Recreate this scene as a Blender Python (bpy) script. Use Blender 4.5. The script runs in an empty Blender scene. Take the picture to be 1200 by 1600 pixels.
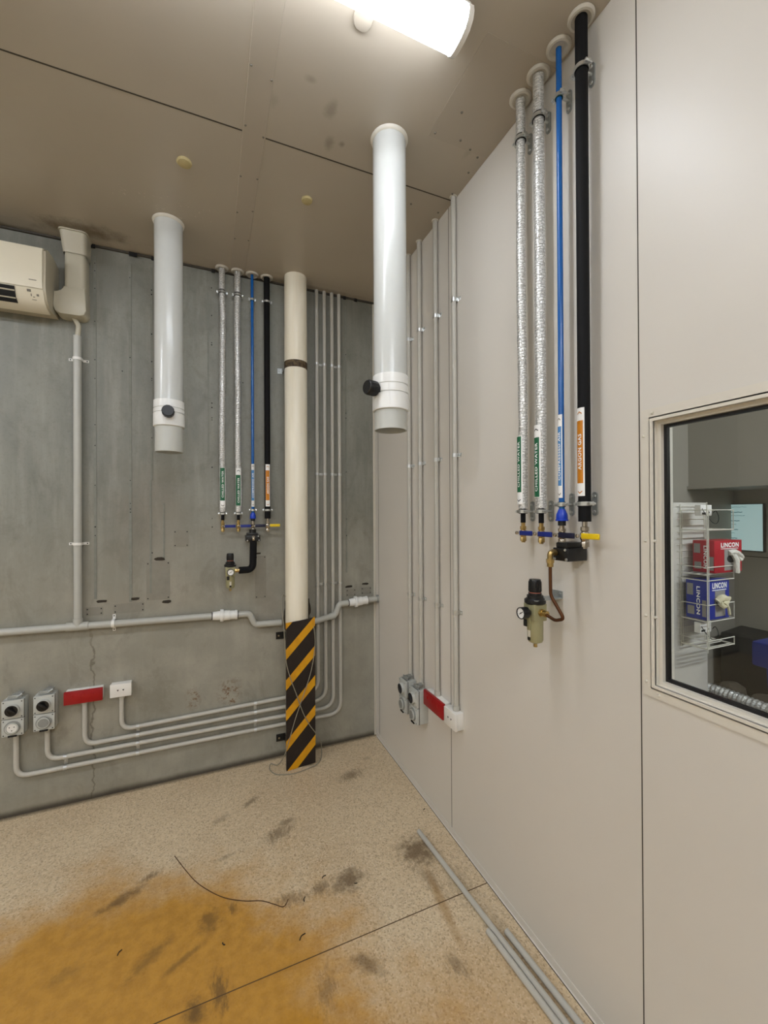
import bpy, bmesh, math, random
from mathutils import Vector, Matrix, noise as mnoise
PI = math.pi
S = bpy.context.scene
COL = S.collection
RND = random.Random(7)

# ---------------------------------------------------------------- room dimensions (metres)
XR, YB, ZC = 1.081, 2.7265, 3.039        # right wall face, back wall face, ceiling
XL, YF = -3.2, -3.0                      # left wall and rear wall, behind the camera
WT = 0.06                                # partition thickness
XO = 3.4                                 # far wall of the neighbouring room
EYE = 1.55

# ---------------------------------------------------------------- camera
yaw, pitch, roll, fpx = 0.39924, 0.00445, -0.00510, 649.42
fw = Vector((math.sin(yaw)*math.cos(pitch), math.cos(yaw)*math.cos(pitch), math.sin(pitch)))
r0 = Vector((math.cos(yaw), -math.sin(yaw), 0)); u0 = r0.cross(fw)
rr = r0*math.cos(roll) + u0*math.sin(roll); uu = u0*math.cos(roll) - r0*math.sin(roll)
cd = bpy.data.cameras.new('camera'); cam = bpy.data.objects.new('camera', cd); COL.objects.link(cam)
cd.sensor_fit = 'HORIZONTAL'; cd.sensor_width = 36; cd.lens = 36*fpx/1200; cd.clip_start = 0.02
M = Matrix((rr, uu, -fw)).transposed().to_4x4(); M.translation = Vector((0, 0, EYE)); cam.matrix_world = M
S.camera = cam

# ---------------------------------------------------------------- exposure, world, lamps
S.view_settings.view_transform = 'Standard'; S.view_settings.look = 'None'
S.view_settings.gamma = 1; S.view_settings.use_curve_mapping = False
S.view_settings.exposure = 1.42
W = bpy.data.worlds.new('world'); S.world = W; W.use_nodes = True
W.node_tree.nodes['Background'].inputs[0].default_value = (0.8, 0.85, 0.9, 1)
W.node_tree.nodes['Background'].inputs[1].default_value = 0.02
LAMP_MAIN = 7.2; LAMP_FILL = 19.8; LAMP_NEXT = 40.0  # only the main lamp is in view, the others are added

# ---------------------------------------------------------------- material helpers
def lin(c):
    o = []
    for v in c[:3]:
        v = v/255.0
        o.append(v/12.92 if v <= 0.04045 else ((v+0.055)/1.055)**2.4)
    return (o[0], o[1], o[2], 1)
class NT:
    def __init__(s, name):
        s.m = bpy.data.materials.new(name); s.m.use_nodes = True
        s.t = s.m.node_tree; s.b = s.t.nodes['Principled BSDF']
    def n(s, typ, **kw):
        x = s.t.nodes.new(typ)
        for k, v in kw.items(): setattr(x, k, v)
        return x
    def l(s, a, b): s.t.links.new(a, b)
    def setv(s, sock, v):
        if hasattr(v, 'default_value') or hasattr(v, 'is_linked'): s.l(v, sock)
        else: sock.default_value = v
    def math(s, op, a, b=0.0, c=None, clamp=False):
        x = s.n('ShaderNodeMath', operation=op, use_clamp=clamp)
        s.setv(x.inputs[0], a); s.setv(x.inputs[1], b)
        if c is not None: s.setv(x.inputs[2], c)
        return x.outputs[0]
    def mix(s, f, a, b, mode='MIX'):
        x = s.n('ShaderNodeMix', data_type='RGBA', blend_type=mode)
        s.setv(x.inputs[0], f); s.setv(x.inputs[6], a); s.setv(x.inputs[7], b)
        return x.outputs[2]
    def coord(s):
        return s.n('ShaderNodeTexCoord').outputs['Object']
    def mapping(s, vec, loc=(0,0,0), rot=(0,0,0), scale=(1,1,1), typ='POINT'):
        x = s.n('ShaderNodeMapping', vector_type=typ)
        s.l(vec, x.inputs[0]); x.inputs[1].default_value = loc
        x.inputs[2].default_value = rot; x.inputs[3].default_value = scale
        return x.outputs[0]
    def noise(s, vec, scale, detail=4, rough=0.55, dist=0.0):
        x = s.n('ShaderNodeTexNoise'); s.l(vec, x.inputs['Vector'])
        x.inputs['Scale'].default_value = scale; x.inputs['Detail'].default_value = detail
        x.inputs['Roughness'].default_value = rough; x.inputs['Distortion'].default_value = dist
        return x.outputs[0]
    def voro(s, vec, scale, feature='F1', out=0):
        x = s.n('ShaderNodeTexVoronoi', feature=feature); s.l(vec, x.inputs['Vector'])
        x.inputs['Scale'].default_value = scale
        return x.outputs[out]
    def rng(s, v, a, b, c=0.0, d=1.0):
        x = s.n('ShaderNodeMapRange', interpolation_type='SMOOTHSTEP'); s.l(v, x.inputs[0])
        for i, q in enumerate((a, b, c, d)): x.inputs[i+1].default_value = q
        return x.outputs[0]
    def blob(s, vec, cx, cy, rx, ry, ang=0.0, soft=0.5, wob=None, axes='xy'):
        """mask that is 1 inside an ellipse on the surface and fades to 0 at its rim"""
        if axes == 'xy': m = s.mapping(vec, loc=(cx, cy, 0), rot=(0, 0, ang), scale=(rx, ry, 1e6), typ='TEXTURE')
        else:            m = s.mapping(vec, loc=(cx, 0, cy), rot=(0, ang, 0), scale=(rx, 1e6, ry), typ='TEXTURE')
        x = s.n('ShaderNodeVectorMath', operation='LENGTH'); s.l(m, x.inputs[0])
        d = x.outputs['Value']
        if wob is not None: d = s.math('ADD', d, wob)
        return s.rng(d, 1.0, 1.0-soft)
    def bump(s, h, strength, dist=0.01):
        x = s.n('ShaderNodeBump'); x.inputs['Strength'].default_value = strength
        x.inputs['Distance'].default_value = dist; s.l(h, x.inputs['Height'])
        s.l(x.outputs[0], s.b.inputs['Normal'])
    def base(s, c, rough=0.5, metal=0.0, spec=None):
        s.setv(s.b.inputs['Base Color'], c); s.setv(s.b.inputs['Roughness'], rough)
        s.setv(s.b.inputs['Metallic'], metal)
        if spec is not None: s.b.inputs['Specular IOR Level'].default_value = spec
        return s.m
MATS = {}
def plain(name, rgb, rough=0.5, metal=0.0, var=0.06, spec=None):
    """simple procedural finish: base colour with a faint mottling"""
    if name in MATS: return MATS[name]
    k = NT(name); c = k.coord(); nz = k.noise(c, 35, 3)
    L = lin(rgb); d = tuple(v*(1-var*2) for v in L[:3])+(1,)
    k.base(k.mix(nz, d, L), rough, metal, spec); MATS[name] = k.m
    return k.m
def emis(name, rgb, strength):
    k = NT(name); k.base(lin((240, 240, 240)), 0.3)
    k.b.inputs['Emission Color'].default_value = rgb+(1,); k.b.inputs['Emission Strength'].default_value = strength
    return k.m

m_pvc = plain('white_pvc', (206, 208, 204), 0.22, var=0.02)
m_pvcgrey = plain('grey_white_pvc', (196, 197, 190), 0.35, var=0.03)
m_collar = plain('collar_white', (240, 240, 236), 0.3, var=0.02)
m_black = plain('black_plastic', (18, 18, 19), 0.38, var=0.1)
m_rubber = plain('black_rubber_foam', (14, 14, 16), 0.75, var=0.15, spec=0.25)
m_blue = plain('blue_pipe', (24, 98, 176), 0.22, var=0.04)
m_bluecap = plain('blue_fitting', (16, 62, 190), 0.3)
m_brass = plain('brass', (196, 168, 110), 0.28, 1.0)
m_nickel = plain('nickel', (190, 180, 165), 0.25, 1.0)
m_steel = plain('galvanised_steel', (222, 224, 222), 0.28, 0.9, var=0.12)
m_zinc = plain('zinc_plate', (188, 192, 190), 0.45, 0.6, var=0.2)
m_teal = plain('green_rubber', (12, 62, 60), 0.55)
m_copper = plain('copper', (120, 82, 58), 0.42, 0.9, var=0.25)
m_conduit = plain('conduit_grey', (196, 193, 183), 0.4, var=0.04)
m_drain = plain('drain_grey', (188, 188, 180), 0.35, var=0.05)
m_socketgrey = plain('socket_grey', (196, 198, 192), 0.45, var=0.06)
m_socketdark = plain('socket_dark_grey', (150, 151, 146), 0.5, var=0.1)  # darker grey plastic for socket rings, covers and lids
m_white = plain('white_plastic', (238, 236, 230), 0.35, var=0.02)
m_red = plain('red_plastic', (165, 8, 18), 0.35, var=0.08)
m_leverblue = plain('lever_blue', (18, 40, 130), 0.4)
m_levernavy = plain('lever_navy', (16, 18, 52), 0.4)
m_leveryellow = plain('lever_yellow', (240, 205, 20), 0.4)
m_khaki = plain('regulator_khaki', (170, 166, 128), 0.35, 0.3, var=0.08)
m_ac = plain('aircon_cream', (222, 214, 192), 0.35, var=0.02)
m_acside = plain('aircon_side', (190, 182, 160), 0.45, var=0.03)
m_trunk = plain('trunking_cream', (190, 184, 164), 0.38, var=0.03)
m_dark = plain('dark_gap', (14, 13, 12), 0.8)
m_frame = plain('window_frame_cream', (224, 218, 205), 0.35, var=0.02)
m_gasket = plain('gasket_black', (10, 10, 14), 0.4)
m_foam = plain('expanding_foam', (205, 190, 140), 0.8, var=0.15)
m_silicone = plain('silicone_white', (222, 218, 205), 0.4, var=0.05)
m_lettw = plain('letter_white', (246, 246, 244), 0.5, var=0.0)
m_green = plain('label_green', (16, 98, 62), 0.45, var=0.02)
m_lblue = plain('label_blue', (78, 140, 200), 0.45, var=0.02)
m_orange = plain('label_orange', (205, 128, 10), 0.45, var=0.02)
m_grille = plain('printed_grey', (120, 115, 104), 0.5)
m_rose = plain('rosette_white', (205, 200, 188), 0.35, var=0.03)
m_wire = plain('wire_rack_white', (215, 212, 200), 0.4, var=0.03)
m_screw = plain('screw_head', (225, 220, 205), 0.3, var=0.1)

def foil_mat(name, sc=1.0):
    k = NT(name); c = k.coord()
    a = k.mapping(c, scale=(1, 1, 2.1)); v = k.voro(a, 62*sc, 'DISTANCE_TO_EDGE')
    creases = k.rng(v, 0.0, 0.14)
    n1 = k.noise(a, 70*sc, 3, 0.6, 1.2)
    z = k.n('ShaderNodeSeparateXYZ'); k.l(c, z.inputs[0])
    ringw = k.math('ADD', k.math('MULTIPLY', z.outputs[2], 95.0), k.math('MULTIPLY', k.noise(c, 14, 2), 3.0))
    ring = k.rng(k.math('ABSOLUTE', k.math('SUBTRACT', k.math('FRACT', ringw), 0.5)), 0.0, 0.13)
    h = k.math('ADD', k.math('ADD', k.math('MULTIPLY', creases, 0.35), k.math('MULTIPLY', n1, 0.55)), k.math('MULTIPLY', ring, 0.35))
    k.base(k.mix(k.math('MULTIPLY', ring, creases), lin((186, 186, 182)), lin((240, 240, 238))), 0.32, 0.66)
    k.bump(h, 0.75, 0.0028)
    return k.m
m_foil = foil_mat('insulation_foil')
m_duct_foil = foil_mat('flexible_duct_foil', 0.6)

# ---- column paint
k = NT('cream_column_paint'); c = k.coord()
st = k.noise(k.mapping(c, scale=(6, 6, 0.6)), 3, 3)
k.base(k.mix(k.rng(st, 0.35, 0.7), lin((236, 227, 204)), lin((246, 239, 220))), 0.35); m_cream = k.m
k = NT('rusty_joint'); c = k.coord()
k.base(k.mix(k.rng(k.noise(c, 60, 4), 0.35, 0.7), lin((58, 44, 30)), lin((110, 92, 62))), 0.75); m_rust = k.m
# ---- hazard stripes
k = NT('hazard_stripes'); c = k.coord(); sp = k.n('ShaderNodeSeparateXYZ'); k.l(c, sp.inputs[0])
v = k.math('SUBTRACT', sp.outputs[2], k.math('MULTIPLY', sp.outputs[0], 1.06))
v = k.math('FRACT', k.math('DIVIDE', k.math('ADD', v, -0.6835+0.31-0.023), 0.184))
msk = k.math('LESS_THAN', v, 0.335)
yel = k.mix(k.rng(k.noise(c, 9, 4), 0.4, 0.75), lin((222, 160, 8)), lin((196, 136, 14)))
blk = k.mix(k.rng(k.noise(c, 20, 4), 0.5, 0.8), lin((28, 19, 17)), lin((46, 34, 28)))
k.base(k.mix(msk, blk, yel), 0.45); m_hazard = k.m

# ---- floor
k = NT('epoxy_flake_floor'); c = k.coord()
n_l = k.noise(c, 1.6, 4, 0.6)
flk = k.voro(c, 185, 'F1', 1); hs = k.n('ShaderNodeSeparateColor'); k.l(flk, hs.inputs[0])
base = k.mix(k.rng(n_l, 0.3, 0.7), lin((206, 184, 150)), lin((220, 200, 166)))
base = k.mix(k.rng(hs.outputs[0], 0.5, 1.0, 0, 0.5), base, lin((236, 222, 196)))
base = k.mix(k.rng(hs.outputs[1], 0.66, 1.0, 0, 0.5), base, lin((138, 112, 82)))
base = k.mix(k.rng(k.noise(c, 55, 5, 0.75), 0.48, 0.68, 0, 0.4), base, lin((158, 134, 104)))
fine = k.noise(c, 160, 2, 0.7)
base = k.mix(k.rng(fine, 0.62, 0.75, 0, 0.35), base, lin((112, 94, 76)))
wob = k.math('MULTIPLY', k.math('SUBTRACT', k.noise(c, 3.2, 5, 0.65), 0.5), 0.7)
st1 = k.blob(c, -0.45, 1.28, 1.16, 0.96, -0.05, 0.42, wob)
st2 = k.blob(c, 0.55, 1.0, 0.75, 0.42, 0.1, 0.8, wob)
amt = k.math('ADD', k.math('MULTIPLY', st1, 0.92), k.math('MULTIPLY', st2, 0.3), clamp=True)
base = k.mix(amt, base, k.mix(k.rng(k.noise(c, 26, 4), 0.3, 0.7), lin((180, 128, 34)), lin((198, 144, 46))))
# scuffs, tyre marks and spills: (x, y, rx, ry, angle, strength)
wob2 = k.math('MULTIPLY', k.math('SUBTRACT', k.noise(c, 28, 5, 0.7), 0.5), 1.8)
wob3 = k.math('MULTIPLY', k.math('SUBTRACT', k.noise(k.mapping(c, scale=(2.2, 0.7, 1)), 34, 4, 0.75), 0.5), 2.4)
tot = None
for i, (x, y, rx, ry, a, s_) in enumerate([
    (0.775, 2.36, .09, .05, .3, .6), (0.54, 1.69, .085, .06, .2, .75), (0.425, 1.70, .05, .035, .3, .6),
    (0.88, 1.71, .10, .10, .2, .8), (0.86, 1.56, .04, .13, .25, .4), (-0.33, 1.965, .10, .03, .45, .7), (-0.24, 2.04, .05, .02, .4, .6),
    (0.0, 1.73, .045, .06, .0, .6), (0.31, 2.07, .09, .05, .5, .6), (0.36, 2.13, .05, .03, .0, .6), (0.205, 2.355, .06, .025, .6, .6),
    (0.05, 2.28, .05, .03, .5, .35), (0.30, 1.70, .07, .035, -.3, .5), (-0.20, 1.66, .09, .03, .7, .5), (0.03, 1.46, .03, .07, .1, .7),
    (-0.045, 1.43, .04, .05, .2, .8), (0.35, 1.33, .035, .08, -.3, .4), (0.50, 1.35, .035, .07, .8, .6), (0.78, 1.225, .035, .05, .2, .5),
    (-0.08, 1.62, .08, .015, .5, .5), (0.08, 1.75, .02, .03, 0, .6), (-0.45, 1.72, .06, .03, .2, .35), (0.06, 2.02, .05, .015, 0.3, .4),
    (0.92, 2.48, .03, .02, 0, .3), (0.97, 1.48, .06, .12, .0, .3), (1.0, 1.15, .04, .3, 0, .35), (0.13, 1.12, .05, .02, .9, .3)]):
    b = k.math('MULTIPLY', k.blob(c, x, y, rx*1.25, ry*1.25, a, 0.9, wob2 if i % 2 else wob3), s_)
    tot = b if tot is None else k.math('MAXIMUM', tot, b)
base = k.mix(tot, base, lin((92, 70, 44)))
# brown drip beside the loose conduits
drip = k.math('MULTIPLY', k.blob(c, 0.85, 1.44, .03, .22, -0.12, .7, wob), .55)
base = k.mix(drip, base, lin((158, 118, 60)))
# dirt along the back wall
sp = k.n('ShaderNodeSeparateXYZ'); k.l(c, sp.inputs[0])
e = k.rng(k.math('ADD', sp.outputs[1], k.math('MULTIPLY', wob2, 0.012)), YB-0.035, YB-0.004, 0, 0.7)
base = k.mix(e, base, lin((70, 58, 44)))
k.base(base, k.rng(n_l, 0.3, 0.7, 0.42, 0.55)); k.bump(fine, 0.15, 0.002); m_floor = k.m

# ---- concrete back wall
k = NT('cast_concrete_wall'); c = k.coord()
big = k.noise(k.mapping(c, scale=(1.2, 1, 0.7)), 1.7, 5, 0.6, 0.4)
streak = k.noise(k.mapping(c, scale=(7, 1, 0.7)), 2.2, 5, 0.65)
base = k.mix(k.rng(big, 0.3, 0.7), lin((128, 129, 120)), lin((150, 151, 142)))
base = k.mix(k.rng(streak, 0.42, 0.72, 0, 0.6), base, lin((166, 165, 154)))
base = k.mix(k.rng(k.noise(c, 9, 6, 0.7), 0.5, 0.75, 0, 0.35), base, lin((108, 108, 98)))
base = k.mix(k.rng(k.noise(c, 90, 3, 0.6), 0.5, 0.8, 0, 0.25), base, lin((96, 96, 88)))
wob = k.math('MULTIPLY', k.math('SUBTRACT', k.noise(c, 4, 5, 0.65), 0.5), 1.1)
for (x, z, rx, rz, a, s_, colr) in [
    (-0.32, 1.45, .30, .55, 0, .5, (128, 118, 104)), (-0.35, 1.05, .55, .20, 0, .45, (140, 128, 110)), (0.25, 1.45, .5, .12, 0, .3, (150, 144, 130)),
    (-0.9, 0.45, .6, .35, 0, .3, (150, 144, 128)), (-0.7, 0.03, .8, .11, 0, .5, (124, 112, 84)),
    (0.1, 0.11, .30, .09, 0, .45, (86, 82, 72)), (0.35, 0.95, .12, .25, 0, .6, (104, 92, 86)), (0.45, 0.75, .07, .22, 0, .6, (88, 76, 70)),
    (-1.4, 1.3, .7, .5, 0, .3, (112, 112, 104)), (-0.7, 2.9, .7, .25, 0, .45, (96, 92, 80)), (0.8, 2.85, .5, .35, 0, .35, (98, 96, 84))]:
    b = k.math('MULTIPLY', k.blob(c, x, z, rx, rz, a, 0.9, wob, 'xz'), s_)
    base = k.mix(b, base, lin(colr))
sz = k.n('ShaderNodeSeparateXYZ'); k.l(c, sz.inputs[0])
pale = k.rng(k.math('ADD', sz.outputs[2], k.math('MULTIPLY', wob, .35)), 1.75, 1.05, 0, .62)  # lower wall brightened through its colour, not by the lamps
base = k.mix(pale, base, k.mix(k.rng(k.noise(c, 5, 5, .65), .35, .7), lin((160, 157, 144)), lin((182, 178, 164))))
base = k.mix(k.rng(k.noise(k.mapping(c, scale=(1, 1, .5)), 6, 6, 0.7, .6), 0.52, 0.66, 0, 0.28), base, lin((106, 104, 94)))
# spalled rusty patches above the conduits
spk = k.rng(k.noise(c, 75, 4, 0.7), 0.5, 0.58)
for (x, z, rx, rz) in [(0.115, 0.47, .10, .10), (-0.09, 0.46, .06, .09), (0.13, 0.40, .05, .03)]:
    b = k.math('MULTIPLY', k.blob(c, x, z, rx, rz, 0, 0.9, k.math('MULTIPLY', wob, .4), 'xz'), spk)
    base = k.mix(k.math('MULTIPLY', b, .9), base, lin((116, 84, 52)))
sp = k.n('ShaderNodeSeparateXYZ'); k.l(c, sp.inputs[0])
crack = k.math('ADD', sp.outputs[0], k.math('MULTIPLY', k.noise(k.mapping(c, scale=(1, 1, 1)), 9, 4), 0.10))
cr = k.rng(k.math('ABSOLUTE', k.math('SUBTRACT', crack, -0.545)), 0.0, 0.007, 1, 0)
cr = k.math('MULTIPLY', cr, k.blob(c, -0.6, 0.40, .2, .55, 0, .3, wob, 'xz'))
base = k.mix(k.math('MULTIPLY', cr, .6), base, lin((84, 76, 62)))
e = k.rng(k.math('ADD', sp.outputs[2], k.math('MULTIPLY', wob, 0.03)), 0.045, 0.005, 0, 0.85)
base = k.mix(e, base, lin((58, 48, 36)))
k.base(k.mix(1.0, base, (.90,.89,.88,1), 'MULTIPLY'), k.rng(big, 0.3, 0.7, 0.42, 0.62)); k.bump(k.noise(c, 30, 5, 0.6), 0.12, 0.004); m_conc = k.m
m_patch = plain('mortar_patch', (146, 142, 130), 0.7, var=0.12)
m_ridge = plain('filled_chase', (142, 143, 133), 0.7, var=0.18)
m_residue = plain('glue_residue', (66, 58, 46), 0.85, var=0.3)

# ---- coated sheet panels
def sheet(name, a, b, rough, dirty=0.0):
    k = NT(name); c = k.coord()
    n1 = k.noise(c, 0.9, 4, 0.55)
    bs = k.mix(k.rng(n1, 0.3, 0.7), lin(a), lin(b))
    if dirty:
        w = k.math('MULTIPLY', k.math('SUBTRACT', k.noise(c, 10, 5, 0.7), 0.5), 1.6)
        for (x, y, rx, ry, s_) in [(-0.62, 2.60, .30, .10, .8), (-1.1, 2.72, .5, .05, .7), (-0.3, 2.72, .4, .025, .6), (0.62, 2.69, .5, .035, .4),
                (.42, 1.48, .03, .05, .35), (.45, 1.62, .03, .05, .4), (.50, 1.60, .02, .02, .5), (.94, 1.30, .10, .02, .35), (.99, 1.38, .02, .10, .3), (.22, 1.52, .03, .04, .2), (.33,1.4,.03,.02,.3)]:
            q = k.math('MULTIPLY', k.blob(c, x, y, rx, ry, 0, 0.9, w), s_*dirty)
            bs = k.mix(q, bs, lin((92, 76, 52)))
        spk = k.rng(k.noise(c, 60, 2, 0.5), 0.66, 0.70)
        spm = k.math('MULTIPLY', k.blob(c, -0.2, 2.25, .35, .12, 0, .6), spk)
        bs = k.mix(k.math('MULTIPLY', spm, .5), bs, lin((215, 205, 190)))
    k.base(bs, rough)
    k.bump(k.noise(c, 1.8, 2), 0.06, 0.02); return k.m
m_ceil = sheet('ceiling_panel', (178, 168, 152), (186, 177, 161), 0.36, 1.0)
m_ceilstrip = sheet('ceiling_cover_strip', (174, 164, 148), (182, 172, 156), 0.36)
m_panel = sheet('wall_sandwich_panel', (217, 212, 203), (222, 217, 208), 0.40)
m_side = sheet('plain_painted_wall', (206, 200, 186), (212, 206, 192), 0.6)
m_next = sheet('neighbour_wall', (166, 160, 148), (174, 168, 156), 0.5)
m_seam = plain('panel_seam', (70, 64, 54), 0.7)
m_trimw = plain('corner_trim', (205, 200, 186), 0.4, var=0.03)

# ---------------------------------------------------------------- mesh helpers
def nb(): return bmesh.new()
def box(bm, x0, x1, y0, y1, z0, z1, mi=0, bev=0.0, seg=2):
    vs = [bm.verts.new((x, y, z)) for x in (x0, x1) for y in (y0, y1) for z in (z0, z1)]
    fs = [(0, 1, 3, 2), (4, 6, 7, 5), (0, 4, 5, 1), (2, 3, 7, 6), (0, 2, 6, 4), (1, 5, 7, 3)]
    F = [bm.faces.new([vs[i] for i in f]) for f in fs]
    for f in F: f.material_index = mi
    if bev > 0:
        E = list({e for f in F for e in f.edges})
        r = bmesh.ops.bevel(bm, geom=E, offset=bev, segments=seg, profile=0.5, affect='EDGES')
        for f in r['faces']: f.material_index = mi; f.smooth = True
def frame_of(d):
    d = d.normalized(); a = Vector((0, 0, 1)) if abs(d.z) < 0.9 else Vector((1, 0, 0))
    u = d.cross(a).normalized(); v = d.cross(u).normalized(); return u, v
def tube(bm, pts, r, seg=16, mi=0, caps=True, rad=None):
    """swept round tube through points (parallel transport); r may be a list"""
    P = [Vector(p) for p in pts]; n = len(P); R = r if isinstance(r, (list, tuple)) else [r]*n
    T = []
    for i in range(n):
        t = (P[min(i+1, n-1)]-P[max(i-1, 0)])
        T.append(t.normalized())
    u, v = frame_of(T[0]); rings = []
    for i in range(n):
        if i > 0:
            ax = T[i-1].cross(T[i])
            if ax.length > 1e-7:
                q = Matrix.Rotation(T[i-1].angle(T[i]), 3, ax.normalized()); u = q @ u; v = q @ v
        rings.append([bm.verts.new(P[i]+(u*math.cos(a)+v*math.sin(a))*R[i]) for a in [2*PI*j/seg for j in range(seg)]])
    for i in range(n-1):
        for j in range(seg):
            f = bm.faces.new((rings[i][j], rings[i][(j+1) % seg], rings[i+1][(j+1) % seg], rings[i+1][j])); f.smooth = True; f.material_index = mi
    if caps:
        for rg, fl in ((rings[0], True), (rings[-1], False)):
            f = bm.faces.new(rg[::-1] if fl else rg); f.material_index = mi
def cyl(bm, p, q, r, seg=20, mi=0, r2=None): tube(bm, [p, q], [r, r if r2 is None else r2], seg, mi)
def lathe(bm, prof, c=(0, 0, 0), axis='z', seg=32, mi=0, closed=False):
    """profile of (radius, height) spun about an axis through c"""
    c = Vector(c); rings = []
    for (r, h) in prof:
        rg = []
        for j in range(seg):
            a = 2*PI*j/seg; x, y = r*math.cos(a), r*math.sin(a)
            v = {'z': (x, y, h), 'y': (x, h, y), 'x': (h, x, y)}[axis]
            rg.append(bm.verts.new(c+Vector(v)))
        rings.append(rg)
    n = len(rings)
    for i in range(n if closed else n-1):
        a, b = rings[i], rings[(i+1) % n]
        for j in range(seg):
            f = bm.faces.new((a[j], a[(j+1) % seg], b[(j+1) % seg], b[j])); f.smooth = True; f.material_index = mi
    if not closed:
        for rg in (rings[0], rings[-1]):
            f = bm.faces.new(rg); f.material_index = mi
def prism(bm, poly, a, b, axis='x', mi=0, smooth=False):
    """extrude a closed 2D outline along an axis from a to b"""
    def P(u, v, w): return {'x': (w, u, v), 'y': (u, w, v), 'z': (u, v, w)}[axis]
    A = [bm.verts.new(P(u, v, a)) for u, v in poly]; B = [bm.verts.new(P(u, v, b)) for u, v in poly]; n = len(poly)
    for i in range(n):
        f = bm.faces.new((A[i], A[(i+1) % n], B[(i+1) % n], B[i])); f.material_index = mi; f.smooth = smooth
    f = bm.faces.new(A[::-1]); f.material_index = mi; f = bm.faces.new(B); f.material_index = mi
def bend(pts, rad, n=7):
    """round the corners of a polyline"""
    P = [Vector(p) for p in pts]; out = [P[0]]
    for i in range(1, len(P)-1):
        a, b, c = P[i-1], P[i], P[i+1]; d1 = (a-b).normalized(); d2 = (c-b).normalized()
        rd = rad[i-1] if isinstance(rad, (list, tuple)) else rad
        ang = d1.angle(d2); t = min(rd/math.tan(ang/2), (a-b).length*.49, (c-b).length*.49)
        s, e = b+d1*t, b+d2*t
        for j in range(n+1):
            w = j/n; out.append(s*(1-w)**2+b*2*w*(1-w)+e*w*w)
    out.append(P[-1]); return out
def obj(name, bm, mats, parent=None, auto=True):
    bmesh.ops.recalc_face_normals(bm, faces=bm.faces[:])
    me = bpy.data.meshes.new(name); bm.to_mesh(me); bm.free()
    for m in (mats if isinstance(mats, (list, tuple)) else [mats]): me.materials.append(m)
    o = bpy.data.objects.new(name, me); COL.objects.link(o)
    if parent: o.parent = parent
    try: me.set_sharp_from_angle(angle=math.radians(38))
    except Exception: pass
    return o
def tag(o, label, cat, group=None):
    o['label'] = label; o['category'] = cat
    if group: o['group'] = group
    return o
def thing(name, label, cat, loc=(0, 0, 0), rotz=0, group=None):
    o = bpy.data.objects.new(name, None); COL.objects.link(o); o.location = loc; o.rotation_euler = (0, 0, rotz)
    o.empty_display_size = 0.05
    return tag(o, label, cat, group)
def struct(name, bm, m):
    o = obj(name, bm, m); o['kind'] = 'structure'; return o
def text_bm(s, length, height, bold=0.02):
    """letter outlines as a flat bmesh centred on 0, scaled to length x height"""
    cu = bpy.data.curves.new('lettering', 'FONT'); cu.body = s; cu.resolution_u = 3; cu.offset = bold; cu.fill_mode = 'FRONT'; cu.space_character = 1.12
    o = bpy.data.objects.new('lettering', cu); COL.objects.link(o)
    bpy.context.view_layer.update()
    me = bpy.data.meshes.new_from_object(o.evaluated_get(bpy.context.evaluated_depsgraph_get()))
    bm = bmesh.new(); bm.from_mesh(me); bpy.data.objects.remove(o); bpy.data.curves.remove(cu); bpy.data.meshes.remove(me)
    xs = [v.co.x for v in bm.verts]; ys = [v.co.y for v in bm.verts]
    cx, cy = (min(xs)+max(xs))/2, (min(ys)+max(ys))/2; sx, sy = length/(max(xs)-min(xs)), height/(max(ys)-min(ys))
    for v in bm.verts: v.co = Vector(((v.co.x-cx)*sx, (v.co.y-cy)*sy, 0))
    bmesh.ops.triangulate(bm, faces=bm.faces[:])
    return bm

# ================================================================ THE SETTING
# floor and ceiling run on into the neighbouring room
bm = nb(); box(bm, XL-.1, XO+.1, YF-.1, YB+.1, -0.1, 0.0)
for (x0, y0, x1, y1) in ((XL, 1.4475, XR, 1.4475),):              # saw-cut joint
    box(bm, x0, x1, y0-0.0018, y0+0.0018, -0.001, 0.0005, 1)
struct('floor', bm, [m_floor, plain('joint_filler', (104, 80, 50), .8, var=.2)])
bm = nb(); box(bm, XL-.1, XR+WT, YF-.1, YB+.1, ZC, ZC+0.1)
for x0, x1 in ((XL, 0.124), (0.212, XR)): box(bm, x0, x1, 1.686, 1.692, ZC-0.0006, ZC+.01, 1)
for x0, x1 in ((XL, 0.124), (0.212, XR)): box(bm, x0, x1, 0.486, 0.492, ZC-0.0006, ZC+.01, 1)
box(bm, XL, XR, 2.62, 2.623, ZC-0.0004, ZC+.01, 0)
struct('ceiling', bm, [m_ceil, m_seam])
bm = nb(); prism(bm, [(0.126, ZC), (0.128, ZC-.002), (0.208, ZC-.002), (0.210, ZC)], YF, YB, 'y')
for y in [YB-.35-.23*i for i in range(14)]:
    for x in (.134, .203): lathe(bm, [(.0001, ZC-.0045), (.003, ZC-.004), (.0045, ZC-.002)], (x, y+RND.uniform(-.03, .03), 0), seg=10, mi=1)
struct('trim_1', bm, [m_ceilstrip, m_grille])
# cover flashing on the ceiling beside the right wall
bm = nb(); box(bm, 0.80, XR-.001, 1.05, 1.43, ZC-.0012, ZC, 0)
for p in ((.82, 1.41), (.87, 1.30), (.93, 1.40), (.99, 1.42), (1.04, 1.44), (1.05, 1.52), (1.05, 1.65), (1.05, 1.78), (.9, 1.78)):
    lathe(bm, [(.0001, ZC-.004), (.004, ZC-.0035), (.005, ZC-.001)], (p[0], p[1], 0), seg=10, mi=1)
struct('trim_2', bm, [m_ceilstrip, m_grille])

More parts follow.
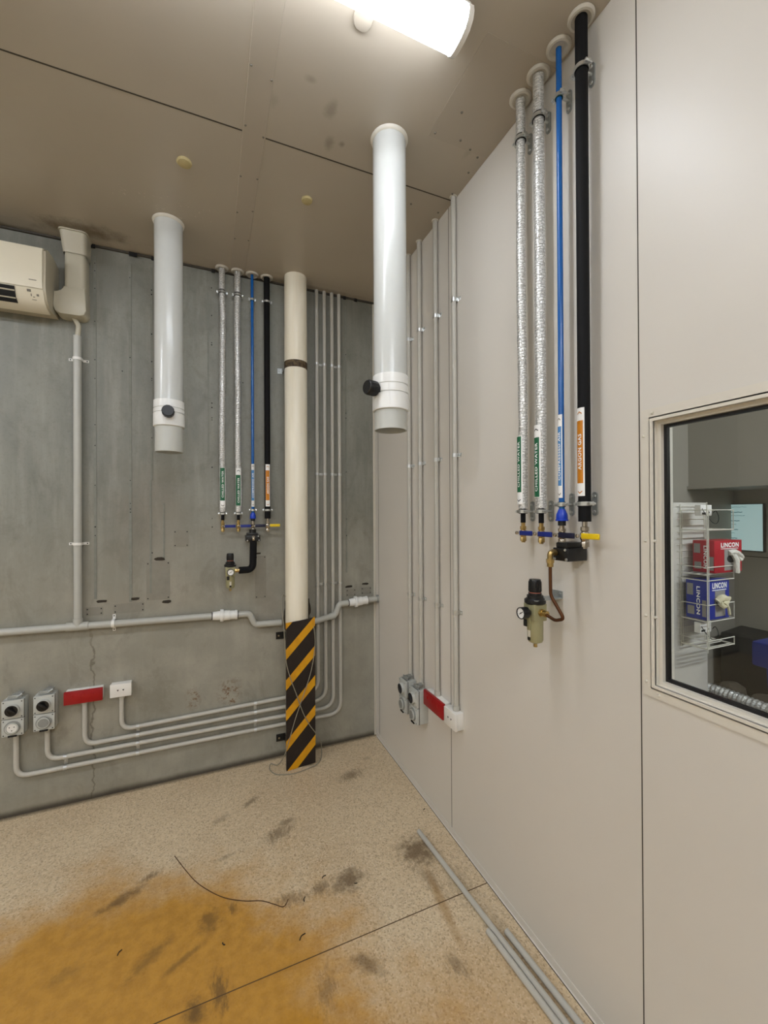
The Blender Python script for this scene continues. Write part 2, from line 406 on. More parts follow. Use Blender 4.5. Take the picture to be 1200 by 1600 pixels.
# back wall with filled chases, mortar patches, old fixing holes and glue marks
bm = nb(); box(bm, XL-.1, XR+WT, YB, YB+.1, 0, ZC)
def wbox(x0, x1, z0, z1, mi, t=0.002): box(bm, x0, x1, YB-t, YB+.01, z0, z1, mi, 0)
for (x, z0, z1, w) in ((-.575, 1.09, 2.98, .012), (-.408, 1.06, 2.98, .014), (-.308, 1.10, 1.75, .010), (-.300, 1.75, 2.98, .010), (-.240, 1.30, 1.62, .008), (.870, 1.15, 2.98, .010), (.0, 1.9, 2.9, .006)):
    wbox(x-w/2, x+w/2, z0, z1, 2, .0025)
for (x0, x1, z0, z1) in ((-.62, -.54, 1.0, 1.045), (-.49, -.34, 1.0, 1.052), (-.33, -.21, 1.06, 1.28), (-.19, -.11, 1.36, 1.46), (.268, .335, 1.02, 1.29), (.865, .935, .985, 1.035), (.975, 1.05, .99, 1.04)):
    wbox(x0, x1, z0, z1, 1, .0015)
    for a, b in ((x0+.008, z0+.01), (x1-.008, z0+.01), (x0+.008, z1-.01), (x1-.008, z1-.01)):
        cyl(bm, (a, YB, b), (a, YB-.0025, b), .0035, 8, 3)
for (x, z, w, h) in ((-.545, 1.075, .05, .016), (-.405+.02, 1.075, .045, .016), (-.262, 1.295, .055, .020), (-.228, 1.045, .05, .018), (.288, 1.305, .03, .012), (.885, 1.052, .05, .016), (1.005, 1.063, .045, .014)):
    pl = []
    for j in range(14):
        a = 2*PI*j/14; pl.append((x+w/2*math.copysign(abs(math.cos(a))**.6, math.cos(a))*RND.uniform(.85, 1.1), z+h/2*math.copysign(abs(math.sin(a))**.6, math.sin(a))*RND.uniform(.7, 1.15)))
    prism(bm, pl, YB-.003, YB+.005, 'y', 4)
for i in range(46):
    x = RND.choice((-.575, -.408, -.30, .02, .87, RND.uniform(-.6, .4))); z = RND.uniform(1.3, 2.95)
    cyl(bm, (x, YB, z), (x, YB-.003, z), RND.uniform(.0025, .004), 8, 3)
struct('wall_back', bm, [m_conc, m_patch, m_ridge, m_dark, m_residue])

# right wall with window opening
WY1, WY0, WZ0, WZ1 = 0.742, -0.55, 1.085, 1.802                 # opening edges
bm = nb()
box(bm, XR, XR+WT, WY1, YB, 0, ZC); box(bm, XR, XR+WT, YF, WY0, 0, ZC)
box(bm, XR, XR+WT, WY0, WY1, 0, WZ0); box(bm, XR, XR+WT, WY0, WY1, WZ1, ZC)
for y in (.771, 1.736, 2.66): box(bm, XR-.0006, XR+.01, y-.0015, y+.0015, .03, ZC, 1)
struct('wall_right', bm, [m_panel, m_seam])
bm = nb(); box(bm, XL-.1, XL, YF, YB, 0, ZC); struct('wall_left', bm, m_side)
bm = nb(); box(bm, XL, XR+WT, YF-.1, YF, 0, ZC); struct('wall_front', bm, m_side)
# corner and skirting angles
bm = nb(); prism(bm, [(XR-.013, YB), (XR-.013, YB-.002), (XR-.003, YB-.004), (XR-.003, YB-.014), (XR, YB-.014), (XR, YB)], 0, ZC, 'z'); struct('trim_3', bm, m_trimw)
bm = nb(); prism(bm, [(XR, 0), (XR, .028), (XR-.0025, .028), (XR-.003, .002), (XR-.008, .0015), (XR-.008, 0)], YF, YB-.024, 'y')
box(bm, XR-.0105, XR-.008, YF, YB-.03, 0, .0008, 1)
struct('baseboard_right', bm, [m_panel, m_seam])
# ceiling angle, dark gap along the back wall
bm = nb(); box(bm, XL, XR, YB-.012, YB, ZC-.010, ZC)
for (x, w) in ((-.62, .05), (-.41, .04), (-.30, .03), (.02, .02), (.85, .02), (.93, .02)): box(bm, x, x+w, YB-.016, YB-.011, ZC-.022, ZC-.001, 1)
struct('trim_4', bm, [m_seam, m_dark])

# window: frame flange, reveal, gasket, glass
win = bpy.data.objects.new('window_1', None); COL.objects.link(win); win['kind'] = 'structure'
win.location = (XR, (WY0+WY1)/2, (WZ0+WZ1)/2); wl = Vector(win.location)
def ringbox(bm, x0, x1, ya, yb, za, zb, w, mi=0):
    """rectangular ring in the wall plane, outer ya..yb / za..zb, bar width w"""
    box(bm, x0, x1, ya, ya+w, za, zb, mi); box(bm, x0, x1, yb-w, yb, za, zb, mi)
    box(bm, x0, x1, ya+w, yb-w, za, za+w, mi); box(bm, x0, x1, ya+w, yb-w, zb-w, zb, mi)
def rel(bm):
    for v in bm.verts: v.co -= wl
    return bm
def ring(x0, x1, g, w):  # g = inset from the opening edge
    b = nb(); ringbox(b, x0, x1, WY0+g, WY1-g, WZ0+g, WZ1-g, w); return b
fr = nb()
ringbox(fr, XR-.004, XR, WY0-.022, WY1+.022, WZ0-.022, WZ1+.022, .034)
ringbox(fr, XR-.0075, XR-.004, WY0+.004, WY1-.004, WZ0+.004, WZ1-.004, .008)
ringbox(fr, XR-.004, XR+.026, WY0, WY1, WZ0, WZ1, .012)
ringbox(fr, XR+.012, XR+.026, WY0+.012, WY1-.012, WZ0+.012, WZ1-.012, .009)
ringbox(fr, XR+.036, XR+WT+.004, WY0, WY1, WZ0, WZ1, .018)
obj('window_frame', rel(fr), m_frame, win)
g = nb(); ringbox(g, XR+.024, XR+.037, WY0+.006, WY1-.006, WZ0+.006, WZ1-.006, .0225); obj('gasket', rel(g), m_gasket, win)
k = NT('window_glass'); t = k.t
tr = k.n('ShaderNodeBsdfTransparent'); tr.inputs[0].default_value = (.90, .92, .91, 1)
gl = k.n('ShaderNodeBsdfGlossy'); gl.inputs['Roughness'].default_value = .02
fz = k.n('ShaderNodeFresnel'); fz.inputs[0].default_value = 1.45
mx = k.n('ShaderNodeMixShader'); k.l(fz.outputs[0], mx.inputs[0]); k.l(tr.outputs[0], mx.inputs[1]); k.l(gl.outputs[0], mx.inputs[2])
k.l(mx.outputs[0], t.nodes['Material Output'].inputs[0]); m_glass = k.m
g = nb(); box(g, XR+.029, XR+.033, WY0+.02, WY1-.02, WZ0+.02, WZ1-.02); obj('glass_pane', rel(g), m_glass, win)
for (y, z) in [(.757, 1.755), (.728+.004, 1.812), (.754, 1.475), (.727, 1.475), (.754, 1.275), (.727, 1.275), (.754, 1.10), (.72, 1.074), (.45, 1.812), (.45, 1.074), (.2, 1.812)]:
    b = nb(); lathe(b, [(.0001, -.0085), (.0028, -.0078), (.0042, -.004)], (XR, y, z), 'x', 12); obj('screw', rel(b), m_screw, win)

# neighbouring room seen through the window
bm = nb(); box(bm, XR+WT, XO+.1, YF-.1, YB+.1, 2.7, 2.8); struct('ceiling', bm, m_side)
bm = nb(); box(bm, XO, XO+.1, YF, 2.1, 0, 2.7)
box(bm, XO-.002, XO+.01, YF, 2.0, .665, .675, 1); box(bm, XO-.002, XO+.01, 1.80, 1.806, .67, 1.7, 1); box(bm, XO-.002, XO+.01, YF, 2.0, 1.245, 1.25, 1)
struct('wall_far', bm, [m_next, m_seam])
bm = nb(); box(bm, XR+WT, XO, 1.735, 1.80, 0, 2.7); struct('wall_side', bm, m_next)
bm = nb(); box(bm, 2.9, XO, YF, 1.735, 1.70, 2.7); box(bm, 2.885, 2.9, YF, 1.735, 1.70, 1.72, 0)
struct('trim_5', bm, m_next)                                      # bulkhead
bm = nb(); box(bm, XR+WT, 2.03, 1.14, 1.165, 0, 1.592, 0, .002); struct('wall_partition', bm, plain('glossy_partition', (205, 202, 194), 0.16, var=.02))
bm = nb(); box(bm, XR+WT, XO+.1, YF-.1, YF, 0, 2.7); struct('wall_front', bm, m_next)

# ================================================================ LAMPS
def batten(name, x0, x1, y, z, label, strength, nclips=3):
    t = thing(name, label, 'ceiling light', ((x0+x1)/2, y, z))
    L = (x1-x0)/2
    b = nb(); prism(b, [(-.040, 0), (-.052, -.018), (-.056, -.040), (.056, -.040), (.052, -.018), (.040, 0)], -L, L, 'x'); obj('housing', b, m_white, t)
    pr = [(-.058, -.034), (-.060, -.050), (-.054, -.070), (-.038, -.084), (-.015, -.089), (.015, -.089), (.038, -.084), (.054, -.070), (.060, -.050), (.058, -.034)]
    b = nb(); prism(b, pr, -L+.012, L-.012, 'x', smooth=True); obj('diffuser', b, emis('tube_light_diffuser', (.93, .985, 1.075), strength), t)
    for s in (-1, 1):
        b = nb(); pe = [(a*1.04, c*1.03-.0) for a, c in pr]; prism(b, pe, s*(L-.012), s*(L+.004), 'x'); obj('end_cap', b, m_white, t)
        for q in range(nclips):
            xx = -L+.09+q*(2*L-.18)/(nclips-1)
            b = nb(); box(b, xx-.012, xx+.012, s*.0575-.004, s*.0575+.004, -.050, -.018, 0, .002); obj('clip', b, m_steel, t)
    return t
batten('ceiling_light', -.52, .70, 1.047, ZC, 'white batten ceiling light with glowing diffuser, at the top edge of the picture', LAMP_MAIN)
batten('ceiling_light', -.55, .67, -1.2, ZC, 'added fill light, a batten over the rear of the room, behind the viewer', LAMP_FILL)  # unseen batten added for diffuse fill from behind
batten('ceiling_light', -2.9, -1.68, 1.047, ZC, 'added fill light, a batten in the left part of the room, outside the picture', LAMP_FILL)  # unseen batten added to light the right wall flatly
batten('ceiling_light', -2.9, -1.68, -1.2, ZC, 'added fill light, a batten at the rear left of the room, behind the viewer', LAMP_FILL)  # another unseen batten, added to even out the fill
batten('ceiling_light', 1.75, 2.75, -.6, 2.70, 'added batten light in the next room, out of view', LAMP_NEXT)  # unseen lamp added to light the view through the window

# ================================================================ CEILING DUCTS
def duct(label, x, y, zc, knob_dir, group):
    """zc = collar heights (top, groove1, groove2, band, bottom, pipe end)"""
    t = thing('exhaust_duct', label, 'duct', (x, y, ZC), 0, group)
    r = .0655; d = [z-ZC for z in zc]
    b = nb(); lathe(b, [(r, .0), (r, d[0]-.02)], seg=48); obj('pipe', b, m_pvc, t)
    b = nb(); lathe(b, [(r-.003, -.0), (r+.009, -.001), (r+.006, -.009), (r-.001, -.014)], seg=48); obj('seal', b, m_silicone, t)
    R = r+.0045; b = nb()
    lathe(b, [(r-.004, d[0]), (R, d[0]), (R+.0005, d[1]+.003), (R-.004, d[1]+.002), (R-.004, d[1]-.002), (R+.001, d[1]-.003), (R+.001, d[2]+.003), (R-.004, d[2]+.002), (R-.004, d[2]-.002), (R+.0015, d[2]-.003), (R+.002, d[4]+.002), (R, d[4]), (r-.004, d[4])], seg=48, closed=True)
    obj('collar', b, m_collar, t)
    b = nb(); lathe(b, [(r-.001, d[4]+.03), (r-.001, d[5]), (r-.0055, d[5]), (r-.0055, d[4]+.03)], seg=48, closed=True)
    obj('outlet_spigot', b, m_pvcgrey, t)
    kx, ky = math.cos(knob_dir), math.sin(knob_dir); zk = d[3]
    q = thing_part('knob', t)
    b = nb(); P = Vector((kx, ky, 0))
    tube(b, [P*(R-.004)+Vector((0, 0, zk)), P*(R+.006)+Vector((0, 0, zk)), P*(R+.007)+Vector((0, 0, zk)), P*(R+.046)+Vector((0, 0, zk)), P*(R+.05)+Vector((0, 0, zk))], [.02, .02, .0275, .0275, .0245], 28)
    for j in range(14):
        a = 2*PI*j/14; u, v = frame_of(P); o = (u*math.cos(a)+v*math.sin(a))*.0275+Vector((0, 0, zk))
        tube(b, [P*(R+.010)+o, P*(R+.045)+o], .0014, 6)
    o = obj('knob', b, m_black, t); bpy.data.objects.remove(q); return t
def thing_part(n, t):
    o = bpy.data.objects.new('tmp', None); return o
G = 'white round ducts hanging from the ceiling'
duct('large white hanging duct with black knob on its left side, the nearer to right wall', .668, 1.51, (2.092, 2.053, 2.020, 2.032, 1.955, 1.880), math.radians(197), G)
duct('white PVC duct with black knob facing front, farther one hanging by air conditioner', -.184, 2.37, (2.125, 2.085, 2.062, 2.055, 1.995, 1.868), math.radians(-88), G)

# ================================================================ SERVICE PIPES (local frame: wall at +y, front is -y)
WOFF = 0.046
def arc_patch(bm, r, a0, a1, z0, z1, th=.0006, n=10, mi=0):
    """thin curved sticker on a vertical cylinder, angle 0 = front (-y)"""
    def P(rad, a, z): return (rad*math.sin(a), -rad*math.cos(a), z)
    V = [[bm.verts.new(P(rad, a0+(a1-a0)*i/n, z)) for i in range(n+1)] for rad in (r, r+th) for z in (z0, z1)]
    a, b, c, d = V
    for i in range(n):
        for q in ((c[i], c[i+1], d[i+1], d[i]), (a[i], b[i], b[i+1], a[i+1]), (a[i], a[i+1], c[i+1], c[i]), (b[i], d[i], d[i+1], b[i+1])):
            f = bm.faces.new(q); f.material_index = mi; f.smooth = True
    for i in (0, n): bm.faces.new((a[i], b[i], d[i], c[i])).material_index = mi
def wrap_text(txt, r, length, height, zc, up=-1):
    bm = text_bm(txt, length, height, 0.022)
    for q in range(-3, 4):
        bmesh.ops.bisect_plane(bm, geom=bm.verts[:]+bm.edges[:]+bm.faces[:], plane_co=(0, q*height/7.0, 0), plane_no=(0, 1, 0))
    for v in bm.verts:
        a = up*v.co.y/r; v.co = Vector((r*math.sin(a), -r*math.cos(a), zc+v.co.x))
    return bm
def chevron(bm, r, zc, w, h, up, mi):
    a = w/r/2; n = 5
    for s in (-1, 1):
        for i in range(n):
            f0, f1 = i/n, (i+1)/n; q = []
            for f, dz in ((f0, 0), (f1, 0), (f1, -.0035), (f0, -.0035)):
                ang = s*a*f; q.append(bm.verts.new((r*math.sin(ang), -r*math.cos(ang), zc+(h*(1-f) if up else -h*(1-f))+dz)))
            bm.faces.new(q).material_index = mi
def add_label(t, r, z0, z1, e0, e1, mat, txt, half, tw, mchev):
    """sticker z0..z1; e0/e1 = heights of white ends at bottom / top"""
    lb = nb(); arc_patch(lb, r, -half, half, z0, z1)
    lab = obj('label_sticker', lb, m_lettw, t)
    b = nb(); arc_patch(b, r+.0006, -half*.93, half*.70, z0+e0+.002, z1-e1-.002, .0003); obj('colour_band', b, mat, lab)
    L = z1-z0-e0-e1
    b = wrap_text(txt, r+.0012, L*.80 if len(txt) > 10 else L*.56, tw, (z0+e0+z1-e1)/2); obj('lettering', b, m_lettw, lab)
    if e0 > .015: b = nb(); chevron(b, r+.0010, z0+e0*.45, half*r*1.1, .006, False, 0); obj('arrow', b, mchev, lab)
    if e1 > .015: b = nb(); chevron(b, r+.0010, z1-e1*.45, half*r*1.1, .006, True, 0); obj('arrow', b, mchev, lab)
def foil_tube(bm, r, z0, z1, seed, wav=.003):
    n = int((z1-z0)/.016); seg = 28; rings = []
    for i in range(n+1):
        z = z0+(z1-z0)*i/n; taper = min(1, (z-z0)/.15, (z1-z)/.15)
        cx = wav*taper*mnoise.noise((seed, 0, z*2.2)); cy = wav*.6*taper*mnoise.noise((0, seed+5, z*2.0)); rg = []
        for j in range(seg):
            a = 2*PI*j/seg; q = r+.0011*mnoise.noise((seed+math.cos(a)*2.2, math.sin(a)*2.2, z*42))-(.0008 if i % 3 == 0 else 0)
            rg.append(bm.verts.new((cx+q*math.cos(a), cy+q*math.sin(a), z)))
        rings.append(rg)
    for i in range(n):
        for j in range(seg):
            f = bm.faces.new((rings[i][j], rings[i][(j+1) % seg], rings[i+1][(j+1) % seg], rings[i+1][j])); f.smooth = True
    bm.faces.new(rings[0]); bm.faces.new(rings[-1])
def clamp(t, r, z, band, arm=True, name='pipe_clamp'):
    b = nb()
    lathe(b, [(r+.0002, z-.007), (r+.003, z-.008), (r+.003, z+.008), (r+.0002, z+.007)], seg=28, closed=True, mi=1)
    lathe(b, [(r+.003, z-.006), (r+.005, z-.006), (r+.005, z+.006), (r+.003, z+.006)], seg=28, closed=True)
    for s in (-1, 1):
        box(b, s*(r+.003) if s > 0 else -(r+.014), (r+.014) if s > 0 else -(r+.003), -.004, .004, z-.006, z+.006, 0, .001)
        lathe(b, [(.0001, -.014), (.0045, -.013), (.005, -.008), (.005, -.004)], (s*(r+.0095), 0, z), 'y', 12)
        lathe(b, [(.003, .004), (.003, .012), (.0001, .0125)], (s*(r+.0095), 0, z), 'y', 10)
    cyl(b, (0, r+.004, z), (0, WOFF-.004, z), .0045, 10)
    cl = obj(name, b, [m_steel, band], t)
    b = nb(); pl = []
    for j in range(9): a = PI*j/8; pl.append((.010*math.cos(a), z+.026+.010*math.sin(a)))
    for j in range(9): a = PI+PI*j/8; pl.append((.010*math.cos(a), z-.026+.010*math.sin(a)))
    prism(b, pl, WOFF-.005, WOFF, 'y')
    for s in (-1, 1): lathe(b, [(.0001, WOFF-.010), (.0045, WOFF-.0095), (.0055, WOFF-.005)], (0, 0, z+s*.024), 'y', 12, mi=1)
    obj('wall_plate', b, [m_zinc, m_steel], cl)
def flange(t):
    b = nb(); lathe(b, [(.016, -.001), (.038, -.001), (.0385, -.004), (.034, -.010), (.028, -.011), (.022, -.006), (.016, -.005)], (0, 0, ZC), seg=36); obj('ceiling_flange', b, m_rose, t)
def valve(t, z1, z0, r, mat, lever, llen=.072):
    """ball valve from z1 down to z0 with side lever pointing along +x"""
    h = z1-z0; b = nb()
    lathe(b, [(r*.62, z1), (r*.62, z1-h*.18), (r*.95, z1-h*.20), (r*.95, z1-h*.34), (r*.72, z1-h*.37), (r*1.08, z1-h*.45), (r*1.12, z1-h*.62), (r*.8, z1-h*.72), (r*.95, z1-h*.76), (r*.95, z1-h*.93), (r*.6, z1-h*.94), (r*.6, z0)], seg=8)
    v = obj('valve', b, mat, t); zm = z1-h*.52
    b = nb(); cyl(b, (0, -r, zm), (0, -r-.014, zm), .0045, 12); lathe(b, [(.0065, -r-.015), (.0065, -r-.020), (.003, -r-.023)], (0, 0, zm), 'y', 6)
    obj('stem_nut', b, m_nickel, v)
    b = nb(); y = -r-.013; box(b, -.006, .018, y-.0015, y+.0015, zm-.004, zm+.004, 1)
    box(b, .010, llen, y-.003, y+.003, zm-.0085, zm+.0085, 0, .0028, 3)
    obj('lever', b, [lever, m_steel], v)
GF, GA, GG = 'foil wrapped chilled water pipes', 'blue compressed air pipes', 'black argon gas pipes'
def chilled(loc, rot, r, label, lab, seed, wav):
    t = thing('chilled_water_pipe', label, 'pipe', loc, rot, GF)
    b = nb(); foil_tube(b, r, 1.566, 2.888, seed, wav); foil_tube(b, r+.0005, 2.90, ZC, seed+3, .0); obj('foil_insulation', b, m_foil, t)
    b = nb(); lathe(b, [(r-.001, 2.884), (r+.0012, 2.886), (r+.0012, 2.902), (r-.001, 2.904)], seg=28); obj('strap', b, m_rubber, t)
    flange(t); clamp(t, r, 2.889, m_rubber)
    add_label(t, r+.0024, lab[0], lab[1], lab[2], lab[3], m_green, 'CHILLED WATER', .80, r*.62, m_black)
    b = nb(); lathe(b, [(.010, 1.568), (.0088, 1.56), (.0088, 1.516)], seg=20); obj('hose_tail', b, m_rubber, t)
    clamp(t, .012, 1.556, m_rubber)
    valve(t, 1.518, 1.446, .0115, m_brass, m_leverblue)
    return t
def air(loc, rot, label):
    t = thing('compressed_air_pipe', label, 'pipe', loc, rot, GA)
    b = nb(); cyl(b, (0, 0, 1.548), (0, 0, ZC), .0088, 24); obj('pipe', b, m_blue, t)
    flange(t); clamp(t, .0092, 2.880, m_teal); clamp(t, .0092, 1.577, m_teal)
    add_label(t, .0095, 1.598, 1.862, .036, .036, m_lblue, 'COMPRESSED AIR', 1.05, .0092, m_grille)
    b = nb(); lathe(b, [(.010, 1.562), (.0125, 1.556), (.0165, 1.546), (.0175, 1.536), (.0175, 1.530), (.0195, 1.529), (.0195, 1.525)], seg=28); obj('dome_nut', b, m_bluecap, t)
    b = nb(); lathe(b, [(.0125, 1.527), (.0125, 1.510)], seg=12); obj('coupling', b, m_black, t)
    valve(t, 1.512, 1.452, .0125, m_nickel, m_levernavy)
    return t
def argon(loc, rot, label):
    t = thing('argon_gas_pipe', label, 'pipe', loc, rot, GG)
    r = .0178; b = nb(); lathe(b, [(r, 1.524), (r, 2.872), (r-.0015, 2.876), (r-.0015, 2.886), (r, 2.890), (r, ZC)], seg=32); obj('foam_insulation', b, m_rubber, t)
    flange(t); clamp(t, r-.001, 2.881, m_rubber); clamp(t, r-.001, 1.577, m_rubber)
    add_label(t, r+.0006, 1.600, 1.862, .036, .036, m_orange, 'ARGON GAS', .78, .0125, m_orange)
    valve(t, 1.524, 1.443, .0125, m_nickel, m_leveryellow)
    return t
R90 = -PI/2; PX = XR-WOFF; PY = YB-WOFF
chilled((PX, 1.175, 0), R90, .0160, 'foil wrapped chilled water pipe nearest the corner on right wall, green label', (1.582, 1.824, .040, 0), 1.3, .004)
chilled((PX, 1.087, 0), R90, .0178, 'foil wrapped chilled water pipe beside the blue pipe on right wall', (1.602, 1.846, 0, .040), 4.1, .006)
air((PX, .998, 0), R90, 'blue compressed air pipe on right wall between foil pipe and black pipe')
argon((PX, .911, 0), R90, 'thick black argon gas pipe on right wall, yellow valve lever, orange label')
chilled((.078, PY, 0), 0, .0178, 'leftmost foil wrapped chilled water pipe on grey concrete wall', (1.592, 1.832, .040, 0), 8.7, .012)
chilled((.167, PY, 0), 0, .0184, 'second foil wrapped chilled water pipe on concrete wall, beside the blue one', (1.602, 1.832, 0, .040), 12.2, .012)
air((.252, PY, 0), 0, 'blue compressed air pipe on grey concrete wall')
argon((.340, PY, 0), 0, 'black argon gas pipe on concrete wall beside cream column, yellow valve lever')

# black manifold blocks under the air valves
def manifold(loc, rot, label, w0, w1, y0, y1, z0, z1):
    t = thing('manifold_block', label, 'manifold', loc, rot, 'black air manifold blocks')
    b = nb(); zt = z1-(z1-z0)*.3
    box(b, w0, w1, y0, y1, z0, zt, 0, .003); box(b, w0+.006, w1-.012, y0+.006, y1-.004, zt-.002, z1, 0, .004)
    obj('block', b, m_black, t)
    for (x, z) in ((w0+.008, z0+.006), (w1-.008, z0+.006), (w1-.012, zt-.005)):
        b = nb(); lathe(b, [(.0001, y0-.003), (.004, y0-.0025), (.0045, y0)], (x, 0, z), 'y', 12); obj('bolt', b, m_steel, t)
    return t
mb = manifold((PX, .985, 0), R90, 'black manifold block below blue pipe on right wall, brass elbow on it', -.016, .046, -.036, .042, 1.402, 1.459)
b = nb(); cyl(b, (-.006, -.036, 1.427), (-.006, -.046, 1.427), .011, 6)
tube(b, bend([(-.0, -.040, 1.427), (0, -.063, 1.427), (0, -.063, 1.405)], .008), .0085, 14); cyl(b, (0, -.063, 1.408), (0, -.063, 1.396), .012, 6); cyl(b, (0, -.063, 1.397), (0, -.063, 1.384), .0095, 14)
obj('brass_elbow', b, m_brass, mb)
mb2 = manifold((.250, PY, 0), 0, 'black manifold block below blue pipe on concrete wall, black hose under it', -.042, .042, -.036, .042, 1.386, 1.438)
b = nb(); cyl(b, (0, -.005, 1.459), (0, -.005, 1.436), .020, 20); obj('cap', b, m_black, mb2)
b = nb(); cyl(b, (0, -.036, 1.412), (0, -.052, 1.412), .009, 8); tube(b, bend([(0, -.045, 1.412), (0, -.052, 1.405), (0, -.040, 1.378)], .01), .0085, 12); obj('elbow', b, m_nickel, mb2)

# tube from manifold to regulator
bm = nb(); tube(bm, bend([(.972, .985, 1.400), (.974, .986, 1.296), (.992, .950, 1.228), (.991, .985, 1.216), (.990, 1.022, 1.226)], [.04, .013, .03]), .0052, 14)
tag(obj('copper_tube', bm, m_copper), 'bent copper tube from brass elbow to pressure regulator on right wall', 'pipe')
bm = nb(); tube(bm, bend([(.250, 2.640, 1.388), (.247, 2.640, 1.216), (.166, 2.634, 1.216)], .055, 12), .0205, 24)
tag(obj('air_hose', bm, m_rubber), 'thick black bent hose from manifold to pressure regulator on concrete wall', 'hose')

# filter regulators (local: front -y, body centre at origin, wall at +y)
def regulator(loc, rot, label, wall):
    t = thing('air_regulator', label, 'regulator', loc, rot, 'air pressure regulators')
    b = nb(); box(b, -.026, .026, -.026, .026, -.030, .026, 0, .003)
    box(b, -.007, .007, -.029, -.024, -.060, .020, 0, .001)
    obj('body', b, m_khaki, t)
    b = nb(); lathe(b, [(.030, .024), (.034, .028), (.034, .038), (.026, .044), (.026, .052), (.021, .053), (.021, .060)], seg=28); obj('bonnet', b, m_black, t)
    b = nb(); lathe(b, [(.0185, .058), (.0185, .063)], seg=28); obj('lock_ring', b, plain('ring_orange', (190, 110, 90), .5), t)
    b = nb(); lathe(b, [(.0195, .063), (.0205, .066), (.0195, .098), (.0175, .104), (.008, .105)], seg=28)
    for j in range(22): a = 2*PI*j/22; cyl(b, (.0203*math.cos(a), .0203*math.sin(a), .066), (.0195*math.cos(a), .0195*math.sin(a), .097), .0009, 5)
    obj('knob', b, m_black, t)
    b = nb(); lathe(b, [(.025, -.028), (.0255, -.04), (.025, -.092), (.022, -.100), (.014, -.104), (.007, -.105), (.006, -.108)], seg=28); bw = obj('bowl', b, m_khaki, t)
    b = nb(); box(b, -.005, .005, -.0275, -.024, -.082, -.046, 0, .001); box(b, -.0052, .0052, -.0278, -.024, -.093, -.084, 1); obj('sight_glass', b, [m_silicone, m_black], bw)
    b = nb(); box(b, -.020, -.006, -.032, -.022, -.050, -.028, 0, .001); obj('catch', b, m_black, bw)
    b = nb(); lathe(b, [(.006, -.106), (.0065, -.118), (.004, -.119)], seg=10); obj('drain_cock', b, m_brass, bw)
    ga = nb(); lathe(ga, [(.010, -.024), (.013, -.032), (.0185, -.036), (.0195, -.060), (.0185, -.062), (.0165, -.0615), (.0165, -.0585)], (0, 0, -.002), 'y', 32); gg = obj('gauge', ga, m_black, t)
    b = nb(); lathe(b, [(.0164, -.0586), (.0164, -.0592)], (0, 0, -.002), 'y', 32); obj('dial', b, m_lettw, gg)
    b = nb()
    for j in range(11):
        a = math.radians(225-27*j); u = (math.cos(a), math.sin(a))
        tube(b, [(u[0]*.0125, -.0596, -.002+u[1]*.0125), (u[0]*.015, -.0596, -.002+u[1]*.015)], .0004, 5)
    tube(b, [(-.008, -.0600, -.007), (.009, -.0600, .004)], [.0006, .0011], 6); cyl(b, (0, -.0595, -.002), (0, -.0606, -.002), .0022, 10)
    obj('needle', b, m_black, gg)
    b = nb(); cyl(b, (.026, 0, 0), (.036, 0, 0), .0125, 6); cyl(b, (.036, 0, 0), (.046, 0, 0), .0095, 16); cyl(b, (.046, 0, 0), (.053, 0, 0), .0105, 6); obj('inlet_fitting', b, m_brass, t)
    b = nb(); box(b, -.022, .030, -.024, wall-.001, .0375, .040); box(b, -.022, .030, wall-.003, wall, .040, .062)
    lathe(b, [(.0001, wall-.008), (.005, wall-.007), (.005, wall-.003)], (.020, 0, .052), 'y', 12); obj('bracket', b, m_zinc, t)
    return t
regulator((.990, 1.070, 1.228), R90, 'air pressure regulator with round gauge and khaki bowl on right wall', XR-.990)
regulator((.117, 2.632, 1.216), 0, 'air pressure regulator with round gauge and khaki bowl on concrete wall', YB-2.632)

# ================================================================ CREAM COLUMN PIPE AND GUARD
CX, CY = .508, 2.6195
t = thing('column_pipe', 'cream painted vertical column pipe with rusty joint, standing before concrete wall', 'column', (CX, CY, 0))
b = nb(); lathe(b, [(.070, 0), (.070, 2.455), (.0685, 2.460)], seg=48); lathe(b, [(.0685, 2.498), (.0700, 2.502), (.0690, ZC)], seg=48); obj('pipe', b, m_cream, t)
b = nb(); lathe(b, [(.0665, 2.455), (.071, 2.458), (.071, 2.500), (.0665, 2.503)], seg=48); obj('joint_band', b, m_rust, t)
b = nb(); box(b, -.098, -.066, YB-CY-.004, YB-CY, 2.455, 2.49); box(b, -.070, -.066, .0, YB-CY-.004, 2.462, 2.482); lathe(b, [(.0001, YB-CY-.010), (.005, YB-CY-.009), (.005, YB-CY-.004)], (-.086, 0, 2.472), 'y', 12); obj('bracket', b, m_zinc, t)
gx0, gx1, gy = .428, .606, 2.547; gcx = (gx0+gx1)/2
t = thing('column_guard', 'black and yellow striped steel guard around foot of cream column', 'column guard', (gcx, gy, 0))
b = nb(); w = (gx1-gx0)/2
top = [(-w, .900), (-w*.3, .906), (w, .916)]
poly = [(-w, 0.0), (w, 0.012), (w, .916), (w*.2, .908), (-w, .900)]
poly = [(-w, 0.0), (w, 0.012), (w, .912), (w*.2, .902), (-w, .892)]
prism(b, poly, 0, .004, 'y')
box(b, -w+.001, -w+.004, .004, .022, .0, .89); box(b, w-.004, w-.001, .004, .022, .012, .910)
obj('striped_cover', b, m_hazard, t)
b = nb()
for s in (-1, 1):
    pl = [(s*w*.70, .80)]
    for i in range(9): pl.append((s*(w*.98+RND.uniform(-.012, .004)), .83+.022*i))
    pl.append((s*w*.72, 1.01)); prism(b, pl, .110, .116, 'y')
obj('torn_edge', b, m_residue, t)
